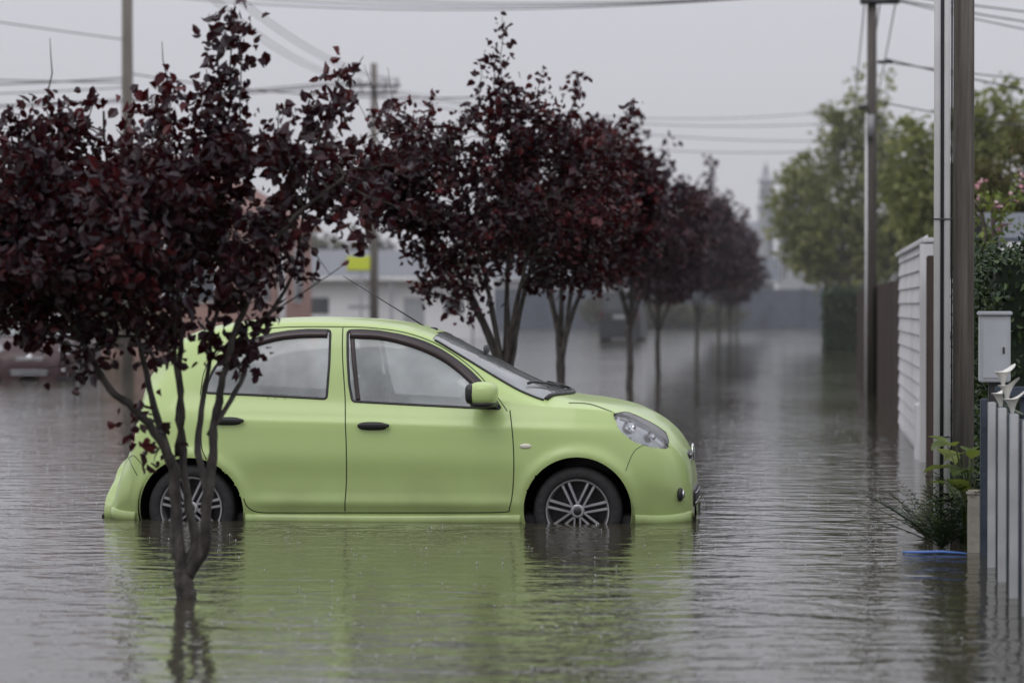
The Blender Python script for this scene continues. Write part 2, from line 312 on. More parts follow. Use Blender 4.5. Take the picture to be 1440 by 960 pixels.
def rings(sc,k,amp,off):
    mp=nt.nodes.new('ShaderNodeMapping'); mp.inputs['Location'].default_value=(off,off*.7,0); nt.links.new(tc.outputs['Object'],mp.inputs['Vector'])
    vo=nt.nodes.new('ShaderNodeTexVoronoi'); vo.inputs['Scale'].default_value=sc; nt.links.new(mp.outputs[0],vo.inputs['Vector'])
    r=math_('SINE',math_('MULTIPLY',vo.outputs['Distance'],k),0)
    f=math_('MAXIMUM',math_('SUBTRACT',1.,math_('MULTIPLY',vo.outputs['Distance'],2.4)),0.)
    return math_('MULTIPLY',math_('MULTIPLY',r,math_('MULTIPLY',f,f)),amp)
h=math_('ADD',math_('MULTIPLY',n1.outputs['Fac'],.0145),math_('MULTIPLY',n2.outputs['Fac'],.0048))
amp=math_('ADD',math_('MULTIPLY',n3.outputs['Fac'],1.9),.02)
h=math_('MULTIPLY',h,amp)
h=math_('ADD',h,rings(3.0,42.,.0008,0)); h=math_('ADD',h,rings(2.1,55.,.0009,3.3))
bu=nt.nodes.new('ShaderNodeBump'); bu.inputs['Strength'].default_value=1; bu.inputs['Distance'].default_value=1.
nt.links.new(h,bu.inputs['Height']); nt.links.new(bu.outputs['Normal'],b.inputs['Normal'])
mb=MB(); mb.add([[-2500,-60,0],[2500,-60,0],[2500,3000,0],[-2500,3000,0]],[(0,1,2,3)]); mb.build('flood_water',[W],smooth=False)
DROP=mk('splash_droplets',(.6,.61,.63),.15,spec=.8)
mb=MB(); rng=np.random.default_rng(77)
def octa(c,r,hh):
    c=np.array(c); V=[c+(r,0,0),c+(0,r,0),c+(-r,0,0),c+(0,-r,0),c+(0,0,hh),c-(0,0,hh)]
    mb.add(V,[(0,1,4),(1,2,4),(2,3,4),(3,0,4),(1,0,5),(2,1,5),(3,2,5),(0,3,5)],0)
for i in range(1000):
    y=9+30*rng.random()**1.4; x=-.1017*y+rng.uniform(-.19,.16)*y
    if -4.6<x<-.5 and 17.9<y<19.9: continue
    s=rng.uniform(.5,1.1)
    octa((x,y,.009*s),.0026*s,.010*s)
    for k in range(rng.integers(1,5)):
        a=rng.uniform(0,6.28); octa((x+.014*math.cos(a),y+.012*math.sin(a),rng.uniform(.003,.014)),.0020*s,.0024*s)
mb.build('rain_splashes',[DROP],True)

# ------------------------------------------------------------------ the car
# side elevation drawn in sheet units, converted to metres
XC,YC=-2.587,18.92
def bp(px,py,Y=18.1):
    k=(px-720)/4000.; f=Y/(.1017*k+.9948)
    return f*(.9948*k-.1017)-XC, 1.39+(430-py)/4000.*f
prof=[(150,690,18.4),(150.5,668,18.4),(155,652,18.4),(166,641,18.4),(176,634,18.4),(182,612,18.4),(187,585,18.4),(196,553,18.45),(210,522,18.5),(232,492,18.5),(262,470,18.6),(300,458,18.7),(370,448.5,18.9),(450,445,18.92),(530,447.5,18.92),(580,454,18.92),(615,464,18.92),(650,481,18.92),(700,506,18.92),(750,531,18.92),(795,550,18.92),(812,554.5,18.92),(850,560,18.9),(885,569,18.8),(915,581,18.8),(938,595,18.8),(954,610,18.8),(965,627,18.8),(972,645,18.8),(976,667,18.8),(977,695,18.8)]
PX=np.array([bp(*p) for p in prof])
ch=np.concatenate([[0],np.cumsum(np.linalg.norm(np.diff(PX,axis=0),axis=1))]); NS=330; NV=112
tt=np.linspace(0,ch[-1],NS); XS=pchip(tt,ch,PX[:,0]); ZT=pchip(tt,ch,PX[:,1])
for _ in range(3): ZT[1:-1]=(ZT[:-2]+2*ZT[1:-1]+ZT[2:])/4; XS[1:-1]=(XS[:-2]+2*XS[1:-1]+XS[2:])/4
def fx(tab,Y=18.15): 
    xs=[bp(a,0,Y)[0] for a,_ in tab]; return pchip(XS,xs,[v for _,v in tab])
def fz(tab,Y=18.12):
    pts=[bp(a,v,Y) for a,v in tab]; return pchip(XS,[p[0] for p in pts],[p[1] for p in pts])
WB=fx([(150,.60),(154,.67),(162,.725),(178,.765),(200,.79),(240,.815),(300,.830),(400,.826),(560,.820),(700,.828),(790,.840),(850,.824),(895,.79),(925,.74),(945,.69),(960,.62),(970,.53),(977,.42)])
WR=fx([(150,.35),(165,.48),(185,.5),(205,.52),(235,.54),(270,.57),(320,.595),(550,.60),(620,.605),(680,.635),(730,.67),(770,.69),(800,.69),(850,.66),(900,.6),(940,.5),(960,.42),(973,.34),(977,.28)])
FR=fx([(150,.55),(200,.55),(235,.72),(300,.85),(370,.88),(600,.877),(650,.80),(700,.64),(740,.45),(770,.34),(800,.42),(850,.55),(977,.55)])
ZBL=fz([(150,700),(165,665),(178,645),(186,602),(200,572),(300,557),(460,561),(700,573),(800,577),(865,583),(915,606),(940,628),(960,655),(977,705)])
ZB=np.minimum(ZBL,ZT-.045)
for _ in range(4): ZB[1:-1]=(ZB[:-2]+2*ZB[1:-1]+ZB[2:])/4
zlo=-.13; fr_=np.array([0,.2,.4,.6,.85,1.])
CW=np.zeros((NS,11)); CZ=np.zeros((NS,11))
ZR=ZB+FR*(ZT-ZB)
for j in range(6): CZ[:,j]=zlo+fr_[j]*(ZB-zlo)
CW[:,0]=WB-.095; CW[:,1]=WB-.048; CW[:,2]=WB-.016; CW[:,3]=WB; CW[:,4]=WB-.024; CW[:,5]=WB-.078
CW[:,6]=(CW[:,5]+WR)/2+.018; CZ[:,6]=(ZB+ZR)/2
CW[:,7]=WR; CZ[:,7]=ZR
CW[:,8]=WR*.82; CZ[:,8]=ZT-.38*(ZT-ZR)
CW[:,9]=WR*.45; CZ[:,9]=ZT-.08*(ZT-ZR)
CW[:,10]=0; CZ[:,10]=ZT
knots=np.array([0,1,2,3,4,5,6,7,8,9,10.]); wts=np.array([0,14,28,42,58,68,84,97,102,107,NV-1.])
tv=np.interp(np.arange(NV),wts,knots)
def cat(Cc):
    out=np.zeros((NS,NV)); E=np.concatenate([2*Cc[:,:1]-Cc[:,1:2],Cc,Cc[:,-2:-1]*(-1 if Cc is CW else 1)],1)
    for j,t in enumerate(tv):
        k=min(int(t),9); u=t-k; p0,p1,p2,p3=[E[:,k+i] for i in range(4)]
        out[:,j]=.5*((2*p1)+(-p0+p2)*u+(2*p0-5*p1+4*p2-p3)*u*u+(-p0+3*p1-3*p2+p3)*u**3)
    return out
GW=np.maximum(cat(CW),0); GW[:,-1]=0; GZ=cat(CZ); GX=np.repeat(XS[:,None],NV,1)
wfx,wfz=bp(812,718,18.12); wrx,wrz=bp(268,718,18.12)
for ax_,az_ in ((wfx,wfz),(wrx,wrz)):
    r=np.hypot(GX-ax_,GZ-az_); GW=GW+.020*np.exp(-((r-.365)/.045)**2)*(np.arange(NV)[None,:]<66)
xa=bp(350,0)[0]; xb_=bp(725,0)[0]; msk=1/(1+np.exp(-(GX-xa)/.05))*(1/(1+np.exp((GX-xb_)/.05)))
GW=GW+msk*(.016*np.exp(-((GZ-.12)/.045)**2)-.010*np.exp(-((GZ-.30)/.10)**2))*(np.arange(NV)[None,:]<66)
xs0=bp(300,0)[0]; xs1=bp(860,0)[0]; m2=1/(1+np.exp(-(GX-xs0)/.08))*(1/(1+np.exp((GX-xs1)/.08)))
zsl=.655-.02*(GX-xs0); dd=GZ-zsl
GW=GW+m2*.010*np.where(dd>0,np.exp(-(dd/.02)**2),np.exp(-(dd/.09)**2))*(np.arange(NV)[None,:]<68)
G=np.stack([GX,-GW,GZ],2)
Gref=G.copy()
def gridnormals(G):
    du=np.gradient(G,axis=0); dv=np.gradient(G,axis=1); n=np.cross(du,dv); n/=np.linalg.norm(n,axis=2)[:,:,None]+1e-12
    s=np.sign(n[NS//2,40,1]); 
    return n*(-s)
Nrm=gridnormals(G)
def inpoly(x,z,poly):
    r=np.zeros(x.shape,bool); n=len(poly)
    for i in range(n):
        x1,z1=poly[i]; x2,z2=poly[(i+1)%n]
        c=((z1>z)!=(z2>z))&(x<(x2-x1)*(z-z1)/((z2-z1) if z2!=z1 else 1e-12)+x1); r^=c
    return r
def smoothpoly(pts,closed=True,sub=8):
    P=np.array(pts,float); n=len(P); out=[]
    rngi=range(n) if closed else range(n-1)
    for i in rngi:
        if closed: p0,p1,p2,p3=P[(i-1)%n],P[i],P[(i+1)%n],P[(i+2)%n]
        else: p0,p1,p2,p3=P[max(i-1,0)],P[i],P[i+1],P[min(i+2,n-1)]
        for s in range(sub):
            u=s/sub; out.append(.5*((2*p1)+(-p0+p2)*u+(2*p0-5*p1+4*p2-p3)*u*u+(-p0+3*p1-3*p2+p3)*u**3))
    if not closed: out.append(P[-1])
    return np.array(out)
def corner(pts,r=.25):
    P=np.array(pts,float); out=[]
    n=len(P)
    for i in range(n):
        a,b,c=P[i-1],P[i],P[(i+1)%n]
        la=min(.02,np.linalg.norm(a-b)*r); lc=min(.02,np.linalg.norm(c-b)*r)
        p1=b+(a-b)/np.linalg.norm(a-b)*la; p2=b+(c-b)/np.linalg.norm(c-b)*lc
        for u in (0,.33,.66,1): out.append((1-u)**2*p1+2*u*(1-u)*b+u*u*p2)
    return np.array(out)
fwin=corner([bp(a,b_,18.26) for a,b_ in [(487,465),(505,464.5),(530,466),(560,471),(583,477),(600,483),(620,493),(640,506),(660,521),(680,540),(695,557),(707,574),(650,571.5),(580,568),(498,563.5),(493,540),(489,500)]])
rwin=corner([bp(a,b_,18.26) for a,b_ in [(463,464.5),(430,464),(405,466),(380,470),(355,477),(335,487),(315,501),(302,518),(294,537),(292,551.5),(370,555),(462,560),(464,510)]])
hlight=corner([bp(a,b_,18.3) for a,b_ in [(863,580),(880,578),(900,584),(920,594),(934,606),(941,620),(939,631),(915,627.5),(892,619),(874,604)]])
def circ(cx,cz,r,n=64): return np.array([(cx+r*math.cos(2*math.pi*i/n),cz+r*math.sin(2*math.pi*i/n)) for i in range(n)])
archf=circ(wfx,wfz,.345); archr=circ(wrx,wrz,.345)
def snap(G,poly,j0,j1,thr=.0085):
    sub=G[:,j0:j1]; P=sub[:,:,[0,2]].reshape(-1,2)
    mn=poly.min(0)-.03; mx=poly.max(0)+.03
    cand=np.where((P[:,0]>mn[0])&(P[:,0]<mx[0])&(P[:,1]>mn[1])&(P[:,1]<mx[1]))[0]
    Q=P[cand]; bd=np.full(len(Q),9.); bq=np.zeros_like(Q)
    for i in range(len(poly)):
        a=poly[i]; b_=poly[(i+1)%len(poly)]; d=b_-a; L=(d@d)+1e-12
        t=np.clip(((Q-a)@d)/L,0,1); c=a+t[:,None]*d; ds=np.linalg.norm(Q-c,axis=1); k=ds<bd; bd[k]=ds[k]; bq[k]=c[k]
    ok=bd<thr; idx=cand[ok]; delta=bq[ok]-Q[ok]
    nn=Nrm[:,j0:j1].reshape(-1,3)[idx]; ny=np.where(abs(nn[:,1])<.15,-.15,nn[:,1])
    flat=sub.reshape(-1,3).copy(); flat[idx,0]+=delta[:,0]; flat[idx,2]+=delta[:,1]
    flat[idx,1]-=(nn[:,0]*delta[:,0]+nn[:,2]*delta[:,1])/ny
    G[:,j0:j1]=flat.reshape(sub.shape)
for p in (archf,archr): snap(G,p,0,68)
for p in (fwin,rwin): snap(G,p,56,100)
snap(G,hlight,40,97)
cen=(G[:-1,:-1]+G[1:,:-1]+G[:-1,1:]+G[1:,1:])/4
cx,cz,cw=cen[:,:,0],cen[:,:,2],-cen[:,:,1]
J=np.arange(NV-1)[None,:]+np.zeros((NS-1,1))
kind=np.zeros((NS-1,NV-1),int)
side=(J<98)
kind[side&(inpoly(cx,cz,fwin)|inpoly(cx,cz,rwin))&(J>54)]=1
kind[side&inpoly(cx,cz,hlight)&(J>38)]=2
kind[(J<70)&(inpoly(cx,cz,archf)|inpoly(cx,cz,archr))]=3
xt=bp(622,0,18.92)[0]; xb0=bp(803,0,18.92)[0]; xtw=bp(612,0,18.4)[0]; xbw=bp(765,0,18.3)[0]
u=np.clip(cw/.68,0,1)**2
kind[(J>=98)&(cx>xt+(xtw-xt)*u)&(cx<xb0+(xbw-xb0)*u)]=1
xr0=bp(196,0,18.5)[0]; xr1=bp(240,0,18.5)[0]
kind[(J>=101)&(cx>xr0)&(cx<xr1)]=1
def shell(kindval,off=0.,flip=False,cap=False):
    mb=MB(); 
    for s in (1,-1):
        V=(G+Nrm*off).reshape(-1,3).copy(); V[:,1]*=s
        ii,jj=np.where(np.isin(kind,kindval))
        a=ii*NV+jj; F=np.stack([a,a+NV,a+NV+1,a+1],1)
        if (s==1)==flip: F=F[:,::-1]
        mb.add(V,F.tolist(),0)
        if cap and s==-1:
            for e in (0,NS-1):
                mb.add(V[e*NV:(e+1)*NV],[tuple(range(NV))],0)
                V2=V[e*NV:(e+1)*NV].copy(); V2[:,1]*=-1; mb.add(V2,[tuple(range(NV))],0)
    return mb
fac=[]
for i in range(NS-1):
    for j in range(NV-1):
        a=i*NV+j; fac.append((a,a+NV,a+NV+1,a+1))
bvh=BVHTree.FromPolygons([tuple(p) for p in Gref.reshape(-1,3)],fac)
def proj(x,z):
    h=bvh.ray_cast(Vector((x,-3,z)),Vector((0,1,0)))
    if h[0] is None: h=bvh.find_nearest(Vector((x,-.7,z)))
    n=h[1]
    if n.y>0: n=-n
    return np.array(h[0]),np.array(n)
# paint: road grime plus body shading painted in low down, rain bumps in coat
def paintmat():
    base=(.48,.625,.235,1)
    m=mk('lime_green_paint',base[:3],.42,coat=.6,spec=.4)
    nt=m.node_tree; b=nt.nodes['Principled BSDF']; tc=nt.nodes.new('ShaderNodeTexCoord')
    sp=nt.nodes.new('ShaderNodeSeparateXYZ'); nt.links.new(tc.outputs['Object'],sp.inputs[0])
    n=nt.nodes.new('ShaderNodeTexNoise'); n.inputs['Scale'].default_value=3.5; n.inputs['Detail'].default_value=8; nt.links.new(tc.outputs['Object'],n.inputs['Vector'])
    a=nt.nodes.new('ShaderNodeMapRange'); a.inputs[1].default_value=.5; a.inputs[2].default_value=.0; a.inputs[3].default_value=0; a.inputs[4].default_value=.6
    nt.links.new(sp.outputs[2],a.inputs[0])
    mu=nt.nodes.new('ShaderNodeMath'); mu.operation='MULTIPLY'; nt.links.new(a.outputs[0],mu.inputs[0])
    nr=nt.nodes.new('ShaderNodeMapRange'); nr.inputs[1].default_value=.3; nr.inputs[2].default_value=.7; nr.inputs[3].default_value=.4; nr.inputs[4].default_value=1.2; nt.links.new(n.outputs['Fac'],nr.inputs[0]); nt.links.new(nr.outputs[0],mu.inputs[1])
    mx=nt.nodes.new('ShaderNodeMix'); mx.data_type='RGBA'; mx.inputs[6].default_value=base; mx.inputs[7].default_value=(.27,.32,.14,1)
    nt.links.new(mu.outputs[0],mx.inputs[0]); nt.links.new(mx.outputs[2],b.inputs['Base Color'])
    n2=nt.nodes.new('ShaderNodeTexNoise'); n2.inputs['Scale'].default_value=200; n2.inputs['Detail'].default_value=2; nt.links.new(tc.outputs['Object'],n2.inputs['Vector'])
    cr=nt.nodes.new('ShaderNodeMapRange'); cr.inputs[1].default_value=.58; cr.inputs[2].default_value=.75; nt.links.new(n2.outputs['Fac'],cr.inputs[0])
    bu=nt.nodes.new('ShaderNodeBump'); bu.inputs['Strength'].default_value=.6; bu.inputs['Distance'].default_value=.002; nt.links.new(cr.outputs[0],bu.inputs['Height'])
    nt.links.new(bu.outputs[0],b.inputs['Coat Normal'])
    return m
PAINT=paintmat()
DARK=mk('car_black_plastic',(.018,.018,.02),.45,var=.2)
TRIM=mk('window_visor_trim',(.035,.022,.022),.25,var=.2)
INNER=mk('car_interior',(.07,.07,.075),.8,var=.2)
SEAT=mk('car_seat_fabric',(.06,.06,.065),.9,var=.3,vscale=40)
RUBBER=mk('tyre_rubber',(.018,.018,.019),.7,var=.3,vscale=20,bump=.3)
ALLOY=mk('alloy_rim',(.38,.38,.39),.35,metal=.7,var=.2)
CHROME=mk('chrome',(.75,.76,.78),.15,metal=1.)
GAP=mk('panel_gap',(.035,.05,.02),.7)
GLASS=glassmat('car_window_glass',(.9,.94,.94),.44,(.68,.73,.73))
LENS=glassmat('headlight_lens',(.9,.92,.93),.16,(.8,.8,.8))
REDL=mk('tail_lamp_red',(.3,.01,.015),.15,coat=.8,var=.1)
AMB=mk('lamp_clear_plastic',(.75,.72,.62),.2,coat=.8,var=.1)
REFL=mk('headlight_reflector',(.68,.69,.70),.25,metal=.5,var=.2,vscale=15)
car=empty('green_hatchback_car',(XC,YC,0))
shell([0],cap=True).build('body_shell',[PAINT],True,car)
shell([0],off=-.018,flip=True).build('inner_lining',[INNER],True,car)
shell([1],off=-.004).build('window_glass',[GLASS],True,car)
shell([2],off=-.002).build('headlight_lens',[LENS],True,car)
mb=shell([2],off=-.035)
for s in (1,-1):
    for (a,b_,r) in ((888,597,.042),(918,611,.032)):
        x,z=bp(a,b_,18.3); p,n=proj(x,z); c=p-n*.022; c[1]*=s
        d=n.copy(); d[1]*=s
        R=Vector(d).to_track_quat('Z','Y').to_matrix()
        for rr,t0,mi in ((r,.016,1),(r*.82,.004,2),(r*.3,.012,1)):
            V=[];n_=24
            for k in range(n_):
                an=2*math.pi*k/n_; V.append(np.array(c)+np.array(R@Vector((rr*math.cos(an),rr*math.sin(an),t0))))
            for k in range(n_):
                an=2*math.pi*k/n_; V.append(np.array(c)+np.array(R@Vector((rr*.86*math.cos(an),rr*.86*math.sin(an),t0*.4))))
            F=[(k,(k+1)%n_,n_+(k+1)%n_,n_+k) for k in range(n_)]+[tuple(n_+k for k in range(n_))]
            mb.add(V,F,mi)
mb.build('headlight_reflector',[REFL,CHROME,DARK],True,car)
def ribbon(mb,pts,width,off,mat=0,closed=False,smooth=True,thr=.012):
    P=smoothpoly(pts,closed) if smooth else np.array(pts,float)
    if closed: P=np.vstack([P,P[:1]])
    L=np.concatenate([[0],np.cumsum(np.linalg.norm(np.diff(P,axis=0),axis=1))]); n=max(4,int(L[-1]/thr))
    s=np.linspace(0,L[-1],n); P=np.stack([np.interp(s,L,P[:,0]),np.interp(s,L,P[:,1])],1)
    T=np.gradient(P,axis=0)
    if closed: T[0]=T[-1]=(P[1]-P[-2])
    T/=np.linalg.norm(T,axis=1)[:,None]+1e-9; Pp=np.stack([-T[:,1],T[:,0]],1)
    rows=[]
    for i in range(n):
        w=width/2
        row=[]
        for (sd,o) in ((-1,-.004),(-.92,off),(0,off*1.15),(.92,off),(1,-.004)):
            x,z=P[i]+Pp[i]*w*sd; p,nn=proj(x,z); row.append(p+nn*o)
        rows.append(row)
    V=np.array(rows).reshape(-1,3)
    F=[(i*5+j,i*5+j+1,(i+1)*5+j+1,(i+1)*5+j) for i in range(n-1) for j in range(4)]
    F+=[(0,1,2,3,4),tuple((n-1)*5+j for j in range(5))]
    for sgn in (1,-1):
        V2=V.copy(); V2[:,1]*=sgn; mb.add(V2,F if sgn==1 else [f[::-1] for f in F],mat)
B=lambda L,Y=18.12:[bp(a,b_,Y) for a,b_ in L]
mb=MB()
ribbon(mb,B([(475,461),(477,500),(483,560),(487,620),(487,670),(484,719)]),.0075,.0012,0)
ribbon(mb,B([(716,577),(721,610),(723,650),(721,690),(716,714),(704,720),(600,721),(484,721),(400,721),(362,720),(348,712),(343,700)]),.0075,.0012,0)
ribbon(mb,B([(286,555),(283,590),(284,625),(292,645)]),.007,.0012,0)
ribbon(mb,B([(286,555),(290,520),(305,498),(330,478),(362,465),(400,460),(475,459.5),(520,461),(565,467),(605,480),(640,500),(672,525),(700,556),(716,577)],18.28),.006,.0012,0)
ribbon(mb,B([(880,662),(886,645),(893,633),(904,626)]),.004,.001,0)
ribbon(mb,B([(800,566),(830,568),(862,578)],18.3),.005,.0012,0)
ribbon(mb,B([(196,668),(186,652),(176,645)],18.2),.005,.0012,0)
ribbon(mb,B([(176,645),(190,640),(205,655)],18.2),.005,.0012,0)
mb.build('panel_gaps',[GAP],True,car)
mb=MB()
ribbon(mb,fwin,.016,.003,0,closed=True,smooth=False); ribbon(mb,rwin,.016,.003,0,closed=True,smooth=False)
ribbon(mb,B([(668,551),(690,570)],18.26),.05,.004,0); ribbon(mb,B([(676,545),(676,571)],18.26),.05,.003,0)
mb.build('window_seals',[DARK],True,car)
mb=MB()
ribbon(mb,B([(491,470.5),(530,472),(565,479),(600,491),(632,508),(662,532),(688,559)],18.26),.05,.013,0)
ribbon(mb,B([(459,470),(420,470.5),(385,475),(350,486),(325,501)],18.26),.045,.013,0)
ribbon(mb,B([(494,475),(500,520),(506,562)],18.26),.03,.004,0)
mb.build('window_visors',[TRIM],True,car)
mb=MB()
ribbon(mb,B([(345,731),(540,733),(732,732)]),.075,.018,0)
ribbon(mb,B([(893,732),(930,734),(960,732),(972,729)],18.2),.085,.016,0)
ribbon(mb,B([(153,722),(170,726),(192,728)],18.2),.085,.016,0)
mb.build('skirts',[PAINT],True,car)
mb=MB()
ribbon(mb,B([(180,592),(181,605),(180,622)],18.3),.07,.006,0)
mb.build('tail_lamps',[REDL],True,car)
mb=MB()
for s in (1,-1):
    x,z=bp(739,627); p,n=proj(x,z); superbox(mb,(p[0],p[1]*s,p[2]),(.075,.02,.03),0,.8)
mb.build('side_indicator',[AMB],True,car)
mb=MB()
for s in (1,-1):
    x,z=bp(961,692,18.5); p,n=proj(x,z); superbox(mb,(p[0]-.012,p[1]*s,p[2]),(.04,.10,.09),0,.8); superbox(mb,(p[0]+.008,p[1]*s,p[2]),(.025,.06,.06),1,1.)
mb.build('fog_lamps',[DARK,CHROME],True,car)
mb=MB(); xf=XS[-1]
for zz,h_,w_ in ((.40,.07,.62),(.14,.13,.8)):
    superbox(mb,(xf-.055 if zz>.3 else xf-.015,0,zz),(.07,w_,h_),0,.4)
    for k in (-.25,.25): superbox(mb,(xf-.03 if zz>.3 else xf+.01,0,zz+k*h_),(.03,w_*.9,.012),1,.5)
superbox(mb,(xf-.018,0,.42),(.03,.12,.12),1,1.)
mb.build('grille',[DARK,CHROME],True,car)
mb=MB()
for s in (1,-1):
    for (a,b_) in ((523,599),(319,592)):
        x,z=bp(a,b_); p,n=proj(x,z)
        superbox(mb,(x,(p[1]-.002)*s,z),(.19,.012,.055),0,.7); superbox(mb,(x+.01,(p[1]-.025)*s,z+.004),(.21,.026,.032),0,.6)
mb.build('door_handles',[DARK],True,car)
mb=MB()
for s in (1,-1):
    x,z=bp(678,555,17.95)
    R=Matrix.Rotation(-.12*s,3,'Z')
    superbox(mb,(x+.0,-.93*s,z+.005),(.19,.20,.155),0,.72,R)
    superbox(mb,(x-.07,-.93*s,z+.005),(.07,.175,.13),1,.6,R)
    superbox(mb,(x+.0,-.93*s,z-.06),(.16,.17,.05),1,.7,R)
    superbox(mb,(x+.02,-.82*s,z-.065),(.13,.16,.04),1,.6)
mb.build('door_mirrors',[PAINT,DARK],True,car)
def wheel(cx_,cz_,s):
    mb=MB(); y0=-.795; r=.286
    lathe(mb,[(.2,.03),(.205,.0),(.225,-.008),(.262,-.004),(.281,.012),(r,.04),(r,.15),(.28,.175),(.2,.19)],(cx_,y0,cz_),56,0)
    lathe(mb,[(.207,.004),(.203,-.006),(.195,-.004),(.188,.012),(.18,.05),(.175,.15)],(cx_,y0,cz_),56,1)
    lathe(mb,[(.12,.085),(.02,.085)],(cx_,y0,cz_),40,2); lathe(mb,[(.18,.12),(.01,.125)],(cx_,y0,cz_),40,3)
    lathe(mb,[(.045,.03),(.045,-.002),(.036,-.008),(.0,-.008)],(cx_,y0,cz_),24,1)
    lathe(mb,[(.026,-.0085),(.024,-.011),(.0,-.0115)],(cx_,y0,cz_),24,3)
    for k in range(7):
        for sd in (-1,1):
            a=2*math.pi*k/7+.2
            t1=a+sd*.115
            p1=np.array([.193*math.cos(t1),0,.193*math.sin(t1)])
            p0=np.array([.036*math.cos(a+sd*.5),0,.036*math.sin(a+sd*.5)])
            d=(p1-p0); d/=np.linalg.norm(d); pr=np.array([-d[2],0,d[0]])
            w0,w1=.008,.0105; c=np.array([cx_,y0,cz_])
            V=[]
            for p,w,ya,yb in ((p0,w0,-.004,.03),(p1,w1,.002,.035)):
                for (ss,yy) in ((-1,ya+.006),(-.5,ya),(.5,ya),(1,ya+.006),(1,yb),(-1,yb)): V.append(c+p+pr*w*ss+np.array([0,yy,0]))
            F=[(i,(i+1)%6,6+(i+1)%6,6+i) for i in range(6)]+[(0,1,2,3,4,5),(6,7,8,9,10,11)]
            mb.add(V,F,1)
    for v in mb.v: v[:,1]*=s
    mh=MB(); lathe(mh,[(.352,-.0),(.352,.32),(.0,.32)],(cx_,-.80,cz_),48,0)
    for v in mh.v: v[:,1]*=s
    return mb,mh
for nm,cx_ in (('front',wfx),('rear',wrx)):
    for s in (1,-1):
        a,b_=wheel(cx_,.078,s)
        for v in b_.v: v[:,2]+=wfz-.078
        a.build('%s_wheel'%nm,[RUBBER,ALLOY,DARK,DARK],[True,False,True,True],car); b_.build('%s_wheelhouse'%nm,[DARK],True,car)
mb=MB()
for y in (-.36,.36):
    superbox(mb,(.05,y,.28),(.5,.48,.2),0,.5)
    superbox(mb,(-.25,y,.62),(.16,.46,.62),0,.5,Matrix.Rotation(-.22,3,'Y'))
    superbox(mb,(-.33,y,1.02),(.09,.25,.17),0,.7,Matrix.Rotation(-.1,3,'Y'))
superbox(mb,(-.85,0,.28),(.5,1.2,.2),0,.5); superbox(mb,(-1.12,0,.58),(.16,1.2,.5),0,.5,Matrix.Rotation(-.25,3,'Y'))
for y in (-.36,.36): superbox(mb,(-1.2,y,.9),(.08,.24,.13),0,.7)
superbox(mb,(.72,0,.62),(.45,1.35,.32),1,.4)
superbox(mb,(0,0,-.02),(3.3,1.36,.14),1,.2)
superbox(mb,(1.35,0,.42),(.7,1.2,.3),1,.4)
th=np.linspace(0,2*math.pi,28); R=np.array(Matrix.Rotation(-1.15,3,'Y'))
P=np.stack([.18*np.cos(th),.18*np.sin(th),0*th],1)@R.T+np.array([.38,-.36,.76]); tube(mb,P,.016,8,0,cap=False)
superbox(mb,(.39,-.36,.76),(.08,.12,.1),1,.7); tube(mb,[(.38,-.36,.76),(.6,-.36,.62)],.03,8,1)
superbox(mb,(.48,0,1.1),(.03,.2,.06),1,.6)
mb.build('interior',[SEAT,INNER],True,car)
mb=MB()
def top(x,y):
    i=int(np.argmin(abs(XS-x))); return float(np.interp(abs(y),GW[i][::-1],GZ[i][::-1]))
for y0,y1 in ((-.55,.05),(.0,.55)):
    ys=np.linspace(y0,y1,8); xs_=np.linspace(bp(745,0,18.5)[0],bp(785,0,18.9)[0],8) if y0<-.1 else np.linspace(bp(770,0,18.9)[0],bp(795,0,19)[0],8)
    tube(mb,[(a,b_,top(a,b_)+.02) for a,b_ in zip(xs_,ys)],.009,6,0)
ys=np.linspace(-.66,.66,24); P=[]
for y in ys:
    x=xb0+(xbw-xb0)*min(1,abs(y)/.68)**2; P.append((x+.01,y,top(x+.01,y)+.006))
tube(mb,P,.016,6,0)
for s in (1,-1):
    P=[]
    for x in np.linspace(xtw,xbw,30):
        i=int(np.argmin(abs(XS-x))); P.append((XS[i],-GW[i,98]*s,GZ[i,98]+.003))
    tube(mb,P,.009,6,0)
mb.build('wipers_and_cowl',[DARK],True,car)
mb=MB(); ax,az=bp(608,462,18.9); bx,bz=bp(482,388,18.9)
tube(mb,[(ax,0,az-.02),(bx,0,bz)],[.006,.0025],6,0); superbox(mb,(ax,0,az-.005),(.07,.04,.03),0,.8)
mb.build('roof_aerial',[DARK],True,car)

# second car, parked along the far side of the street
RED=mk('dark_red_paint',(.035,.007,.009),.45,coat=.2,var=.1)
BLKP=mk('black_rubbing_trim',(.02,.02,.022),.6)
car2=empty('dark_red_hatchback_car',(-14.6,54.0,0),math.radians(-85))
for c in list(car.children):
    o=bpy.data.objects.new(c.name.split('.')[0],c.data); scene.collection.objects.link(o); o.parent=car2
    for sl in o.material_slots:
        if sl.material==PAINT: sl.link='OBJECT'; sl.material=RED if 'skirt' not in c.name else BLKP

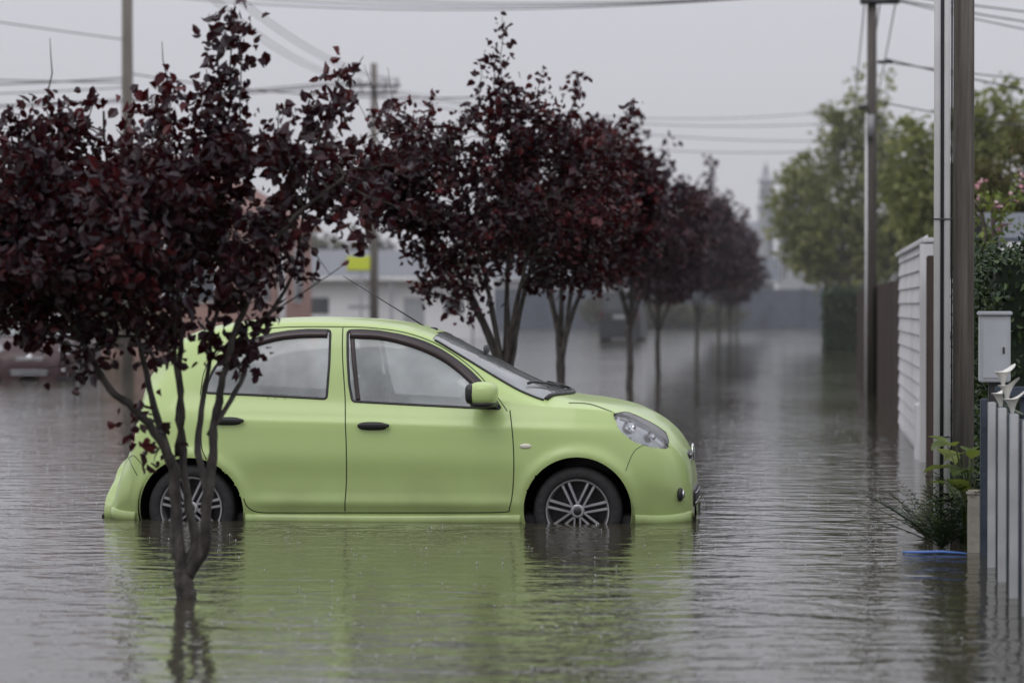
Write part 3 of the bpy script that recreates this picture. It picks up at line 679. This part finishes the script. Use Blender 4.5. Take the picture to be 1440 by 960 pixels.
# ------------------------------------------------------------------ right-hand side of the street
WOOD=mk('weathered_pole_wood',(.19,.172,.15),.85,var=.45,vscale=9,bump=.8,bscale=30,stretch=(3,3,.12))
WOODD=mk('dark_pole_wood',(.10,.09,.08),.85,var=.4,vscale=9,bump=.6,bscale=30,stretch=(3,3,.12))
GALV=mk('white_conduit',(.78,.78,.78),.4,var=.06)
STEEL=mk('dark_steel',(.05,.05,.055),.5)
GREYP=mk('grey_insulator',(.3,.3,.31),.5)
def pole(name,x,y,h,r0,r1,parts=None,wood=None):
    mb=MB(); tube(mb,[(0,0,-.25),(0,0,h*.5),(0,0,h)],[r0,(r0+r1)/2,r1],16,0)
    if parts: parts(mb)
    return mb.build(name,[wood or WOOD,GALV,STEEL,GREYP],True,loc=(x,y,0))
pole('utility_pole',.945,17.03,7.2,.064,.058,lambda mb: tube(mb,[(-.070,-.01,-.2),(-.070,-.01,7)],.006,6,2))
mb=MB()
tube(mb,[(0,0,-.25),(0,0,3),(0,0,7.2)],.02,10,2)
tube(mb,[(-.030,-.03,-.25),(-.030,-.03,7.2)],.020,10,1); tube(mb,[(.028,-.03,-.25),(.028,-.03,7.2)],.019,10,1)
for z in (.62,1.9): tube(mb,[(-.055,-.052,z),(.055,-.052,z)],.005,6,2)
mb.build('service_conduit_post',[WOOD,GALV,STEEL],True,loc=(.815,16.95,0))
def p2(mb):
    bbox(mb,(.12,-.1,6.15),(.62,.09,.09),2,.01)
    for k in (-.15,.12,.36): lathe(mb,[(.03,0),(.045,.05),(.02,.1),(.035,.13),(0,.15)],(k,-.1,6.2),10,3,'z')
    tube(mb,[(-.085,-.06,-.2),(-.085,-.06,4.4)],.018,8,1); bbox(mb,(-.02,-.13,4.2),(.12,.12,.35),3)
    bbox(mb,(-.14,-.1,4.5),(.14,.08,.06),2); bbox(mb,(.2,-.1,5.2),(.24,.08,.05),2)
pole('utility_pole',1.07,45.0,7.0,.085,.072,p2,WOODD)
def p3(mb):
    for z,w in ((9.1,1.9),(8.85,1.7)):
        bbox(mb,(0,-.12,z),(w,.1,.10),2)
        for k in (-.45,-.25,.25,.45): lathe(mb,[(.04,0),(.06,.06),(.02,.12),(.05,.2),(0,.22)],(k*w,-.12,z+.06),8,3,'z')
pole('utility_pole',-15.0,99,9.9,.16,.11,p3)
pole('utility_pole',-14.2,59,10.5,.13,.11,None)
NAVY=mk('navy_fence_paint',(.045,.06,.085),.5,var=.2,bump=.2)
PALE=mk('pale_fence_paint',(.50,.51,.52),.5,var=.15,vscale=5)
mb=MB(); y=8.1
while y<15.95:
    zt_=RNG.uniform(-.006,.006)
    bbox(mb,(1.00,y,.33+zt_),(.042,.03,1.1),1,.004)
    bbox(mb,(1.048,y+.02,.31),(.045,.09,1.08),0,.004)
    for d in (.2,.36,.52,.66): bbox(mb,(1.06,y+d,.28),(.02,.1,1.0),0,.003)
    y+=.8
for z in (.72,.15): bbox(mb,(1.087,12,z),(.03,8.2,.07),0,.004)
bbox(mb,(1.01,16.12,.30),(.04,.09,1.14),0,.006)
mb.build('picket_fence',[NAVY,PALE],False)
mb=MB(); bbox(mb,(1.4,16.4,.90),(.62,.06,.06),0,.005); bbox(mb,(1.4,16.4,.3),(.62,.05,.05),0,.005)
for k in range(6): bbox(mb,(1.17+k*.1,16.43,.38),(.075,.03,.98),0,.003)
mb.build('garden_gate',[NAVY],False)
BOXG=mk('meter_box_paint',(.52,.55,.57),.45,var=.06)
mb=MB(); bbox(mb,(0,0,1.13),(.185,.16,.41),0,.008); bbox(mb,(0,-.005,1.345),(.205,.19,.025),0,.006); bbox(mb,(0,-.083,1.12),(.15,.006,.34),0,.002); bbox(mb,(.05,-.089,1.12),(.012,.01,.04),1,.002); bbox(mb,(0,0,.35),(.07,.07,1.2),1,.005)
mb.build('meter_box',[BOXG,STEEL],False,loc=(1.165,17.6,0))
PANEL=mk('white_painted_wall',(.68,.68,.69),.6,var=.16,vscale=2.2,stretch=(1,1,.35))
BROWN=mk('brown_timber',(.06,.042,.034),.75,var=.35,vscale=6,stretch=(3,3,.2),bump=.3)
# overlapping weatherboards, each lapping 3 mm proud of the one below
mb=MB(); bbox(mb,(1.15,29.3,.9),(.08,7.4,2.1),0,.008); bbox(mb,(1.135,29.3,1.975),(.15,7.5,.045),0,.008)
z=-.1
while z<1.93:
    V=[(1.108,25.62,z+.15),(1.108,32.98,z+.15),(1.088,32.98,z),(1.088,25.62,z),(1.108,25.62,z),(1.108,32.98,z)]
    mb.add(V,[(0,1,2,3),(3,2,5,4),(0,3,4),(1,5,2)],0); z+=.152
bbox(mb,(1.095,25.6,.9),(.12,.09,2.08),0,.004)
bbox(mb,(1.07,26.2,.0),(.10,.5,1.0),0,.01)
mb.build('weatherboard_boundary_wall',[PANEL,STEEL],False)
mb=MB(); bbox(mb,(1.13,24.9,.8),(.13,.13,2.05),0,.01); bbox(mb,(1.22,25.2,.75),(.05,.6,1.9),0,.005); mb.build('gate_post',[BROWN],False)
mb=MB(); y=33.2
while y<62: bbox(mb,(1.17+RNG.uniform(-.004,.004),y,.72+RNG.uniform(-.02,.02)),(.025,.14,1.95),0,.003); y+=.15
for z in (.4,1.5): bbox(mb,(1.2,47.5,z),(.05,28.6,.08),0,.004)
mb.build('timber_fence',[BROWN],False)
CONC=mk('concrete',(.36,.34,.29),.8,var=.15,bump=.3)
mb=MB(); bbox(mb,(0,0,.05),(.075,.08,.56),0,.01); bbox(mb,(0,0,.335),(.09,.09,.03),0,.01); mb.build('concrete_post',[CONC],False,loc=(.965,16.25,0))
BLUE=mk('blue_plastic',(.09,.2,.55),.4)
mb=MB(); tube(mb,[(.56,16.1,.008),(.66,16.05,.013),(.78,16.1,.012),(.91,16.05,.008)],[.006,.009,.009,.006],8,0); mb.build('blue_hose',[BLUE],True)
def blade_plant(name,loc,n,L,w,mat,seed,spread=1.,flop=.5):
    rng=np.random.default_rng(seed); mb=MB()
    for i in range(n):
        az=rng.uniform(0,2*math.pi); el=rng.uniform(.5,1.35); l=L*rng.uniform(.5,1.1)
        d=np.array([math.cos(az)*math.cos(el)*spread,math.sin(az)*math.cos(el)*spread,math.sin(el)]); s=np.cross(d,[0,0,1]); s/=np.linalg.norm(s)
        K=12; pts=[]
        for k in range(K):
            t=k/(K-1); pts.append(d*l*t+np.array([d[0],d[1],-1.])*flop*l*t*t*.5)
        tube(mb,pts,np.linspace(.004,.001,K),4,0,cap=False)
        for k in range(2,K):
            for sd in (-1,1):
                p=pts[k]; ll=w*rng.uniform(.7,1.2)*(1.1-k/K*.6); tip=p+s*sd*ll*.8+d*ll*.7-np.array([0,0,.2*ll]); mid=(p+tip)/2
                mb.add([p,mid+d*ll*.14,tip,mid-d*ll*.14],[(0,1,2,3)],0,[rng.random()])
    return mb.build(name,[mat],False,loc=loc)
def broad_plant(name,loc,n,H,ls,mat,seed):
    rng=np.random.default_rng(seed); mb=MB()
    for i in range(n):
        az=rng.uniform(0,2*math.pi); r=rng.uniform(.02,.13); h=H*rng.uniform(.4,1)
        p=np.array([r*math.cos(az),r*math.sin(az),h]); tube(mb,[(0,0,-.2),(p[0]*.3,p[1]*.3,h*.6),p],[.006,.005,.004],5,0)
        d=np.array([math.cos(az),math.sin(az),rng.uniform(-.2,.9)]); d/=np.linalg.norm(d); s=np.cross(d,[0,0,1]); s/=np.linalg.norm(s); nn=np.cross(s,d); l=ls*rng.uniform(.7,1.2)
        V=[];K=7
        for k in range(K):
            t=k/(K-1); ww=l*.33*math.sin(math.pi*(t**.7))**.8; c=p+d*l*t-np.array([0,0,.25*l*t*t])
            V+=[c-s*ww+nn*ww*.35,c,c+s*ww+nn*ww*.35]
        F=[(3*k+j,3*k+j+1,3*k+j+4,3*k+j+3) for k in range(K-1) for j in range(2)]
        mb.add(V,F,0,[rng.random()]*len(F))
    return mb.build(name,[mat],True,loc=loc)
blade_plant('ferny_shrub',(.80,16.55,.0),44,.60,.065,HEDGE,3,1.1,.25)
blade_plant('ferny_shrub',(.74,17.3,.0),26,.5,.06,DARKF,4,1.,.3)
broad_plant('broadleaf_plant',(.95,16.5,0),16,.62,.18,LEAFG,5)
broad_plant('broadleaf_plant',(.93,16.85,0),18,.38,.15,HEDGE,6)
WHITE=mk('lily_white',(.78,.77,.72),.5,var=.05); YEL=mk('lily_spadix',(.7,.45,.05),.6)
mb=MB(); SC=1.45
for (dx,dy,z,tl) in ((-.015,0,1.05,.3),(.0,-.1,.98,-.4),(-.02,.12,.93,.5),(.02,-.2,.91,.1)):
    tube(mb,[(dx,dy,-.2),(dx+.02,dy,.5),(dx,dy,z-.09)],.006,6,2)
    V=[];n_=16;K=6
    for k in range(K):
        t=k/(K-1); r=(.006+.030*t**1.4)*SC
        for i in range(n_):
            a=2*math.pi*i/n_; lift=(.045*max(0,math.cos(a-tl))**2)*t
            V.append((dx+r*math.cos(a)*(1+.3*t*max(0,math.cos(a-tl))),dy+r*math.sin(a),z-.09+.085*t+lift-.012*(t**6)))
    mb.add(V,[(k*n_+i,k*n_+(i+1)%n_,(k+1)*n_+(i+1)%n_,(k+1)*n_+i) for k in range(K-1) for i in range(n_)],0)
    tube(mb,[(dx,dy,z-.08),(dx,dy,z-.03)],[.005,.003],6,1)
rng=np.random.default_rng(14)
for i in range(9):
    az=rng.uniform(0,6.28); h_=rng.uniform(.55,.82); P0=np.array([.05+rng.uniform(0,.12),rng.uniform(.0,.35),h_]); d=np.array([math.cos(az),math.sin(az),.5]); s=np.cross(d,[0,0,1]); V=[]
    for k in range(7):
        t=k/6; ww=.05*math.sin(math.pi*t**.7)**.8; c=P0+d*.14*t; V+=[c-s*ww,c-np.array([0,0,.01]),c+s*ww]
    mb.add(V,[(3*k+j,3*k+j+1,3*k+j+4,3*k+j+3) for k in range(6) for j in range(2)],2,[rng.random()]*12)
mb.build('arum_lily',[WHITE,YEL,HEDGE],True,loc=(1.095,15.6,0))

# ------------------------------------------------------------------ buildings
WIN=mk('window_dark_glass',(.07,.08,.09),.15,spec=.8); FRAME=mk('window_frame_white',(.7,.7,.7),.5)
def house(name,x0,x1,y0,y1,zw,zr,wall,roof,ridge='x',eave=.35,wins=2,parent=None):
    e=empty(name,((x0+x1)/2,(y0+y1)/2,0)); lx,ly=x1-x0,y1-y0
    mb=MB(); box(mb,(0,0,(zw-.3)/2),(lx,ly,zw+.3),0)
    if ridge=='x':
        for s in (-1,1): mb.add([(s*lx/2,-ly/2,zw),(s*lx/2,ly/2,zw),(s*lx/2,0,zr)],[(0,1,2)],0)
    else:
        for s in (-1,1): mb.add([(-lx/2,s*ly/2,zw),(lx/2,s*ly/2,zw),(0,s*ly/2,zr)],[(0,1,2)],0)
    mb.build('walls',[wall],False,e)
    mb=MB(); t=.12
    a,b_=(lx/2+eave,ly/2+eave)
    if ridge=='x':
        dz=(zr-zw)*eave/(ly/2)
        for s in (-1,1):
            P=[(-a,s*b_,zw-dz),(a,s*b_,zw-dz),(a,0,zr+.02),(-a,0,zr+.02)]; P2=[(p[0],p[1],p[2]+t) for p in P]
            mb.add(P+P2,[(0,1,2,3),(4,5,6,7),(0,1,5,4),(1,2,6,5),(3,0,4,7)],0)
        bbox(mb,(0,-b_-.05,zw-dz+.02),(2*a,.1,.1),1,.01)
    else:
        dz=(zr-zw)*eave/(lx/2)
        for s in (-1,1):
            P=[(s*a,-b_,zw-dz),(s*a,b_,zw-dz),(0,b_,zr+.02),(0,-b_,zr+.02)]; P2=[(p[0],p[1],p[2]+t) for p in P]
            mb.add(P+P2,[(0,1,2,3),(4,5,6,7),(0,1,5,4),(1,2,6,5),(3,0,4,7)],0)
    mb.build('roof',[roof,FRAME],False,e)
    mf=MB(); mw=MB()
    for i in range(wins):
        cxx=-lx/2+lx*(i+.5)/wins; w=min(1.6,lx/wins*.5)
        bbox(mf,(cxx,-ly/2-.03,zw*.58),(w+.16,.08,zw*.42+.12),0,.01); bbox(mw,(cxx,-ly/2-.075,zw*.58),(w,.03,zw*.42),0,.005)
        bbox(mf,(cxx,-ly/2-.095,zw*.58),(.05,.03,zw*.42),0,.004)
    for i in range(2):
        cyy=-ly/2+ly*(i+.5)/2
        bbox(mf,(lx/2+.03,cyy,zw*.58),(.08,1.36,zw*.42+.12),0,.01); bbox(mw,(lx/2+.075,cyy,zw*.58),(.03,1.2,zw*.42),0,.005)
    bbox(mf,(lx/2+.04,0,zw*.38),(.06,1.0,zw*.76),0,.01)
    mf.build('window_frames_and_door',[FRAME],False,e); mw.build('windows',[WIN],False,e)
    return e
def brickmat(name,c1,c2,mortar):
    m=bpy.data.materials.new(name); m.use_nodes=True; nt=m.node_tree; b=nt.nodes['Principled BSDF']; b.inputs['Roughness'].default_value=.85
    br=nt.nodes.new('ShaderNodeTexBrick'); br.inputs['Color1'].default_value=(*c1,1); br.inputs['Color2'].default_value=(*c2,1); br.inputs['Mortar'].default_value=(*mortar,1)
    br.inputs['Scale'].default_value=4; tc=nt.nodes.new('ShaderNodeTexCoord'); mp=nt.nodes.new('ShaderNodeMapping'); mp.inputs['Rotation'].default_value=(math.pi/2,0,0)
    nt.links.new(tc.outputs['Object'],mp.inputs[0]); nt.links.new(mp.outputs[0],br.inputs['Vector']); nt.links.new(br.outputs['Color'],b.inputs['Base Color']); return m
BRICK=brickmat('pink_brick',(.38,.2,.16),(.32,.17,.14),(.4,.36,.33))
ROOFG=mk('grey_roofing',(.16,.17,.19),.7,var=.15); ROOFS=mk('slate_blue_roofing',(.07,.085,.105),.6,var=.15)
ROOFR=mk('red_roofing',(.2,.09,.07),.7,var=.2)
WB_=mk('white_weatherboard',(.78,.78,.78),.7,var=.06,stretch=(1,1,8)); GREYW=mk('grey_render',(.36,.37,.39),.8,var=.1); BLUEW=mk('blue_grey_wall',(.085,.10,.125),.8,var=.2,vscale=1.5)
house('brick_house',-24.5,-17.4,88,100,4.2,6.3,BRICK,ROOFR,'y')
house('weatherboard_house',-40,-30,84,96,3.2,5.2,WB_,ROOFG,'x',wins=3)
house('slate_roof_house',2.35,9,31,39,2.02,2.38,WB_,ROOFS,'x',eave=.25)
house('grey_house',-22,-12,196,206,3.3,5.0,GREYW,ROOFG,'x',wins=3)
house('white_house',-38,-26,192,204,3.4,5.2,WB_,ROOFG,'x',wins=3)
house('grey_house',-56,-44,188,200,3.4,5.2,GREYW,ROOFS,'x',wins=3)
house('white_house',8,20,150,165,3.2,5.0,WB_,ROOFG,'x',wins=3)
house('grey_house',-11,-2,196,206,3.1,4.6,GREYW,ROOFS,'x',wins=3)
e=empty('white_service_building',(-17.8,120,0)); mb=MB(); box(mb,(0,4,1.15),(8,6,2.8),0); bbox(mb,(0,.75,2.55),(8.3,1.0,.16),0,.02)
for k in (-3.8,0.3,3.8): tube(mb,[(k,.4,-.2),(k,.4,2.5)],.06,8,1)
for k in (-2.9,2.9): bbox(mb,(k,.985,1.4),(.8,.05,.7),2,.01)
bbox(mb,(1.2,.985,.8),(.9,.05,1.9),1,.01); bbox(mb,(-1.,.985,1.35),(1.3,.05,.12),1,.01)
mb.build('walls_and_canopy',[WB_,GREYW,WIN],False,e)
YS=mk('yellow_sign_paint',(.62,.7,.03),.5); mb=MB(); bbox(mb,(-.9,-.4,3.2),(1.15,.08,.6),0,.02); bbox(mb,(-.9,-.35,3.2),(1.25,.06,.7),1,.02); tube(mb,[(-.9,-.32,-.2),(-.9,-.32,3)],.05,8,1); mb.build('yellow_sign',[YS,GREYW],False,e)
ORANGE=mk('cone_orange',(.6,.12,.03),.6)
for k,(x,y) in enumerate(((-19.4,112),(-18.7,112.5))):
    mb=MB(); lathe(mb,[(.2,.12),(.03,.9),(0,.9)],(0,0,-.2),14,0,'z'); bbox(mb,(0,0,-.1),(.5,.5,.06),0,.01); lathe(mb,[(.135,.44),(.105,.58)],(0,0,-.2),14,1,'z'); mb.build('traffic_cone',[ORANGE,FRAME],True,loc=(x,y,0))
VAN=mk('dark_van_paint',(.03,.032,.035),.5,coat=.2)
DRED=mk('dim_tail_lamp',(.08,.01,.012),.3)
e=empty('dark_van',(-7.3,116,0)); mb=MB()
pts=[(-2.4,.1),(-2.45,1.1),(-2.3,1.95),(-2.0,2.05),(1.0,2.05),(1.7,1.3),(2.4,1.05),(2.45,.3),(2.4,.1)]
V=[(sx*(.82 if p[1]<1.2 else .7),p[0],p[1]) for sx in (-1,1) for p in pts]; n_=len(pts)
mb.add(V,[(i,(i+1)%n_,n_+(i+1)%n_,n_+i) for i in range(n_)]+[tuple(range(n_)),tuple(range(n_,2*n_))],0)
bbox(mb,(0,-2.42,1.5),(1.15,.05,.55),1,.03); bbox(mb,(0,-2.47,.95),(.5,.03,.14),2,.01)
for s in (-1,1):
    bbox(mb,(s*.72,-2.47,1.05),(.12,.05,.35),3,.01); bbox(mb,(s*.75,-.3,1.55),(.06,2.6,.5),1,.02)
    for yy in (-1.5,1.5):
        V0=MB(); lathe(V0,[(.0,-.1),(.32,-.1),(.34,0),(.32,.1),(0,.1)],(0,0,0),24,0,'y'); vv=V0.v[0][:,[1,0,2]]+np.array([s*.72,yy,.1]); mb.add(vv,V0.f,4)
mb.build('van_body',[VAN,WIN,GREYW,DRED,RUBBER],False,e)
mb=MB(); x=-24
while x<12: bbox(mb,(x+1.2,185,1.1),(2.36,.12,2.75),0,.01); bbox(mb,(x,184.95,1.15),(.16,.2,2.9),0,.01); x+=2.4
mb.build('boundary_wall',[BLUEW],False)
PALEB=mk('pale_distant_stone',(.34,.35,.37),.8,var=.08)
e=empty('church_tower',(-3.9,300,0)); mb=MB()
lathe(mb,[(.85,-.2),(.8,11.5),(.95,11.6),(.95,12),(.65,12.1),(.56,14.2),(.8,14.3),(.8,14.6),(.46,14.9),(.28,15.5),(.3,15.8),(.08,16.3),(0,16.8)],(0,0,0),12,0,'z')
mb.build('tower',[PALEB],False,e); mb=MB()
for k in range(6): a=k*math.pi/3+.3; bbox(mb,(.57*math.cos(a),.57*math.sin(a),13.1),(.22,.22,1.2),0,.02,a)
mb.build('tower_openings',[WIN],False,e)
house('distant_hall',-2.6,2.6,296,312,11.2,12.6,PALEB,ROOFG,'x',wins=4)
house('distant_hall',-16,-4.9,305,320,8.6,10.5,PALEB,ROOFG,'x',wins=5)
def mass(name,x0,x1,y,h,n,leaf,seed,mat):
    rng=np.random.default_rng(seed); mb=MB(); x=x0
    P=[]
    while x<x1:
        w=rng.uniform(2,4.5); hh=h*rng.uniform(.55,1.1); m=int(n*w*hh/((x1-x0)*h))
        d=rng.normal(size=(m,3)); d/=np.linalg.norm(d,axis=1)[:,None]; d*=rng.uniform(.5,1,(m,1))
        P.append(np.array([x,y,hh*.5])+d*np.array([w*.8,2,hh*.55])); tube(mb,[(x,y,-.2),(x,y,hh*.5)],.2,6,0); x+=w
    leaves(mb,np.concatenate(P),leaf,1,rng); return mb.build(name,[BARK2,mat],False)
mass('background_tree_line',-90,-5,212,7.0,14000,.7,5,DARKF)
mass('background_tree_line',3,60,190,7,8000,.6,6,DARKF)
mass('background_shrubbery',-34,-18.5,78,2.3,6000,.22,7,DARKF)
mass('background_hedge',-12,-4.2,181,2.0,3500,.3,8,DARKF)

# ------------------------------------------------------------------ wires
WIREM=mk('cable_black',(.045,.045,.05),.6)
mb=MB()
def wire(a,b_,sag,r=.012,n=24):
    t=np.linspace(0,1,n)[:,None]; P=np.array(a)*(1-t)+np.array(b_)*t; P[:,2]-=4*sag*(t*(1-t))[:,0]; tube(mb,P,r,5,0,cap=False)
for k in (-.1,.15,.4):
    wire((1.07+k,44.9,6.35),(-14.2+k*.3,59,8.05+k*.5),.35,.010)
    wire((1.07+k,44.9,6.35),(1.5+k*1.2,2,9.5),.4,.010)
    wire((1.07+k,44.9,6.35),(1.6+k,100,7.2),.6,.012)
wire((1.07,44.9,6.25),(9.5,44,5.0),.15,.012); wire((1.2,44.9,6.3),(9.5,42,5.3),.2,.012); wire((1.27,44.9,6.2),(9.5,41,4.4),.2,.010); wire((1.27,44.9,5.25),(9.0,40,3.6),.2,.012); wire((1.27,44.9,5.2),(9,43,4.6),.2,.010); wire((1.1,44.9,4.6),(7.5,36,3.3),.2,.010)
for k in (-.45,-.25,.25,.45):
    wire((-15+k*1.9,99,9.35),(-14.2+k*.5,59,9.9),.8,.013)
    wire((-15+k*1.9,99,9.3),(-50,97+k,9.0),.8,.014)
wire((-14.2,59,6.2),(-30,52,5.9),.3,.016); wire((-14.2,59,6.1),(-30,50,6.9),.3,.014); wire((-14.2,59,6.0),(-30,49,5.5),.3,.012); wire((-14.2,59,7.0),(-27,30,8.5),.4,.012); wire((-14.2,59,6.3),(-6,62,6.0),.25,.014)
wire((-15,99,8.8),(2.0,101,7.2),.5,.015); wire((-15,99,8.2),(2.0,101,6.9),.6,.015); wire((-15,99,9.0),(2.,103,8.0),.6,.015); wire((-15,99,9.1),(2.,102,8.4),.7,.013)
mb.build('power_lines',[WIREM],True)

# ------------------------------------------------------------------ rain haze hanging over the far street (real volume)
HZ=bpy.data.materials.new('rain_haze'); HZ.use_nodes=True; nt=HZ.node_tree; nt.nodes.remove(nt.nodes['Principled BSDF'])
vs=nt.nodes.new('ShaderNodeVolumeScatter'); vs.inputs['Color'].default_value=(.97,.97,1,1); vs.inputs['Density'].default_value=.0008; vs.inputs['Anisotropy'].default_value=.2
nt.links.new(vs.outputs[0],nt.nodes['Material Output'].inputs['Volume'])
mb=MB(); box(mb,(-10,200,9.5),(200,330,19),0); mb.build('rain_haze',[HZ],False)

# ------------------------------------------------------------------ light
world=bpy.data.worlds.new('World'); scene.world=world; world.use_nodes=True; nt=world.node_tree
bg=nt.nodes['Background']; bg.inputs['Strength'].default_value=.1
sky=nt.nodes.new('ShaderNodeTexSky'); sky.sky_type='NISHITA'; sky.sun_disc=False; sky.sun_elevation=math.radians(50); sky.sun_rotation=math.radians(200); sky.dust_density=4
tc=nt.nodes.new('ShaderNodeTexCoord'); sp=nt.nodes.new('ShaderNodeSeparateXYZ'); nt.links.new(tc.outputs['Generated'],sp.inputs[0])
mr=nt.nodes.new('ShaderNodeMapRange'); mr.inputs[1].default_value=0; mr.inputs[2].default_value=1; mr.inputs[3].default_value=1.; mr.inputs[4].default_value=2.4
nt.links.new(sp.outputs[2],mr.inputs[0])
cl=nt.nodes.new('ShaderNodeVectorMath'); cl.operation='SCALE'; cl.inputs[0].default_value=(5.5,5.5,5.95); nt.links.new(mr.outputs[0],cl.inputs['Scale'])
mx=nt.nodes.new('ShaderNodeMix'); mx.data_type='RGBA'; mx.inputs[0].default_value=.95
nt.links.new(sky.outputs[0],mx.inputs[6]); nt.links.new(cl.outputs[0],mx.inputs[7]); nt.links.new(mx.outputs[2],bg.inputs['Color'])
sd=bpy.data.lights.new('sun','SUN'); sd.energy=.5; sd.angle=math.radians(30); sd.color=(1,.98,.95); so=bpy.data.objects.new('sun',sd); scene.collection.objects.link(so)
so.rotation_euler=(math.radians(40),0,math.radians(-20))

# ------------------------------------------------------------------ camera
cd=bpy.data.cameras.new('camera'); cam=bpy.data.objects.new('camera',cd); scene.collection.objects.link(cam)
cam.location=(0,0,1.39); cam.rotation_euler=(math.radians(90-.716),0,math.radians(5.84))
cd.lens=100; cd.sensor_width=36; cd.clip_end=5000; cd.clip_start=.1
cd.dof.use_dof=True; cd.dof.focus_distance=18.1; cd.dof.aperture_fstop=2.2
scene.camera=cam
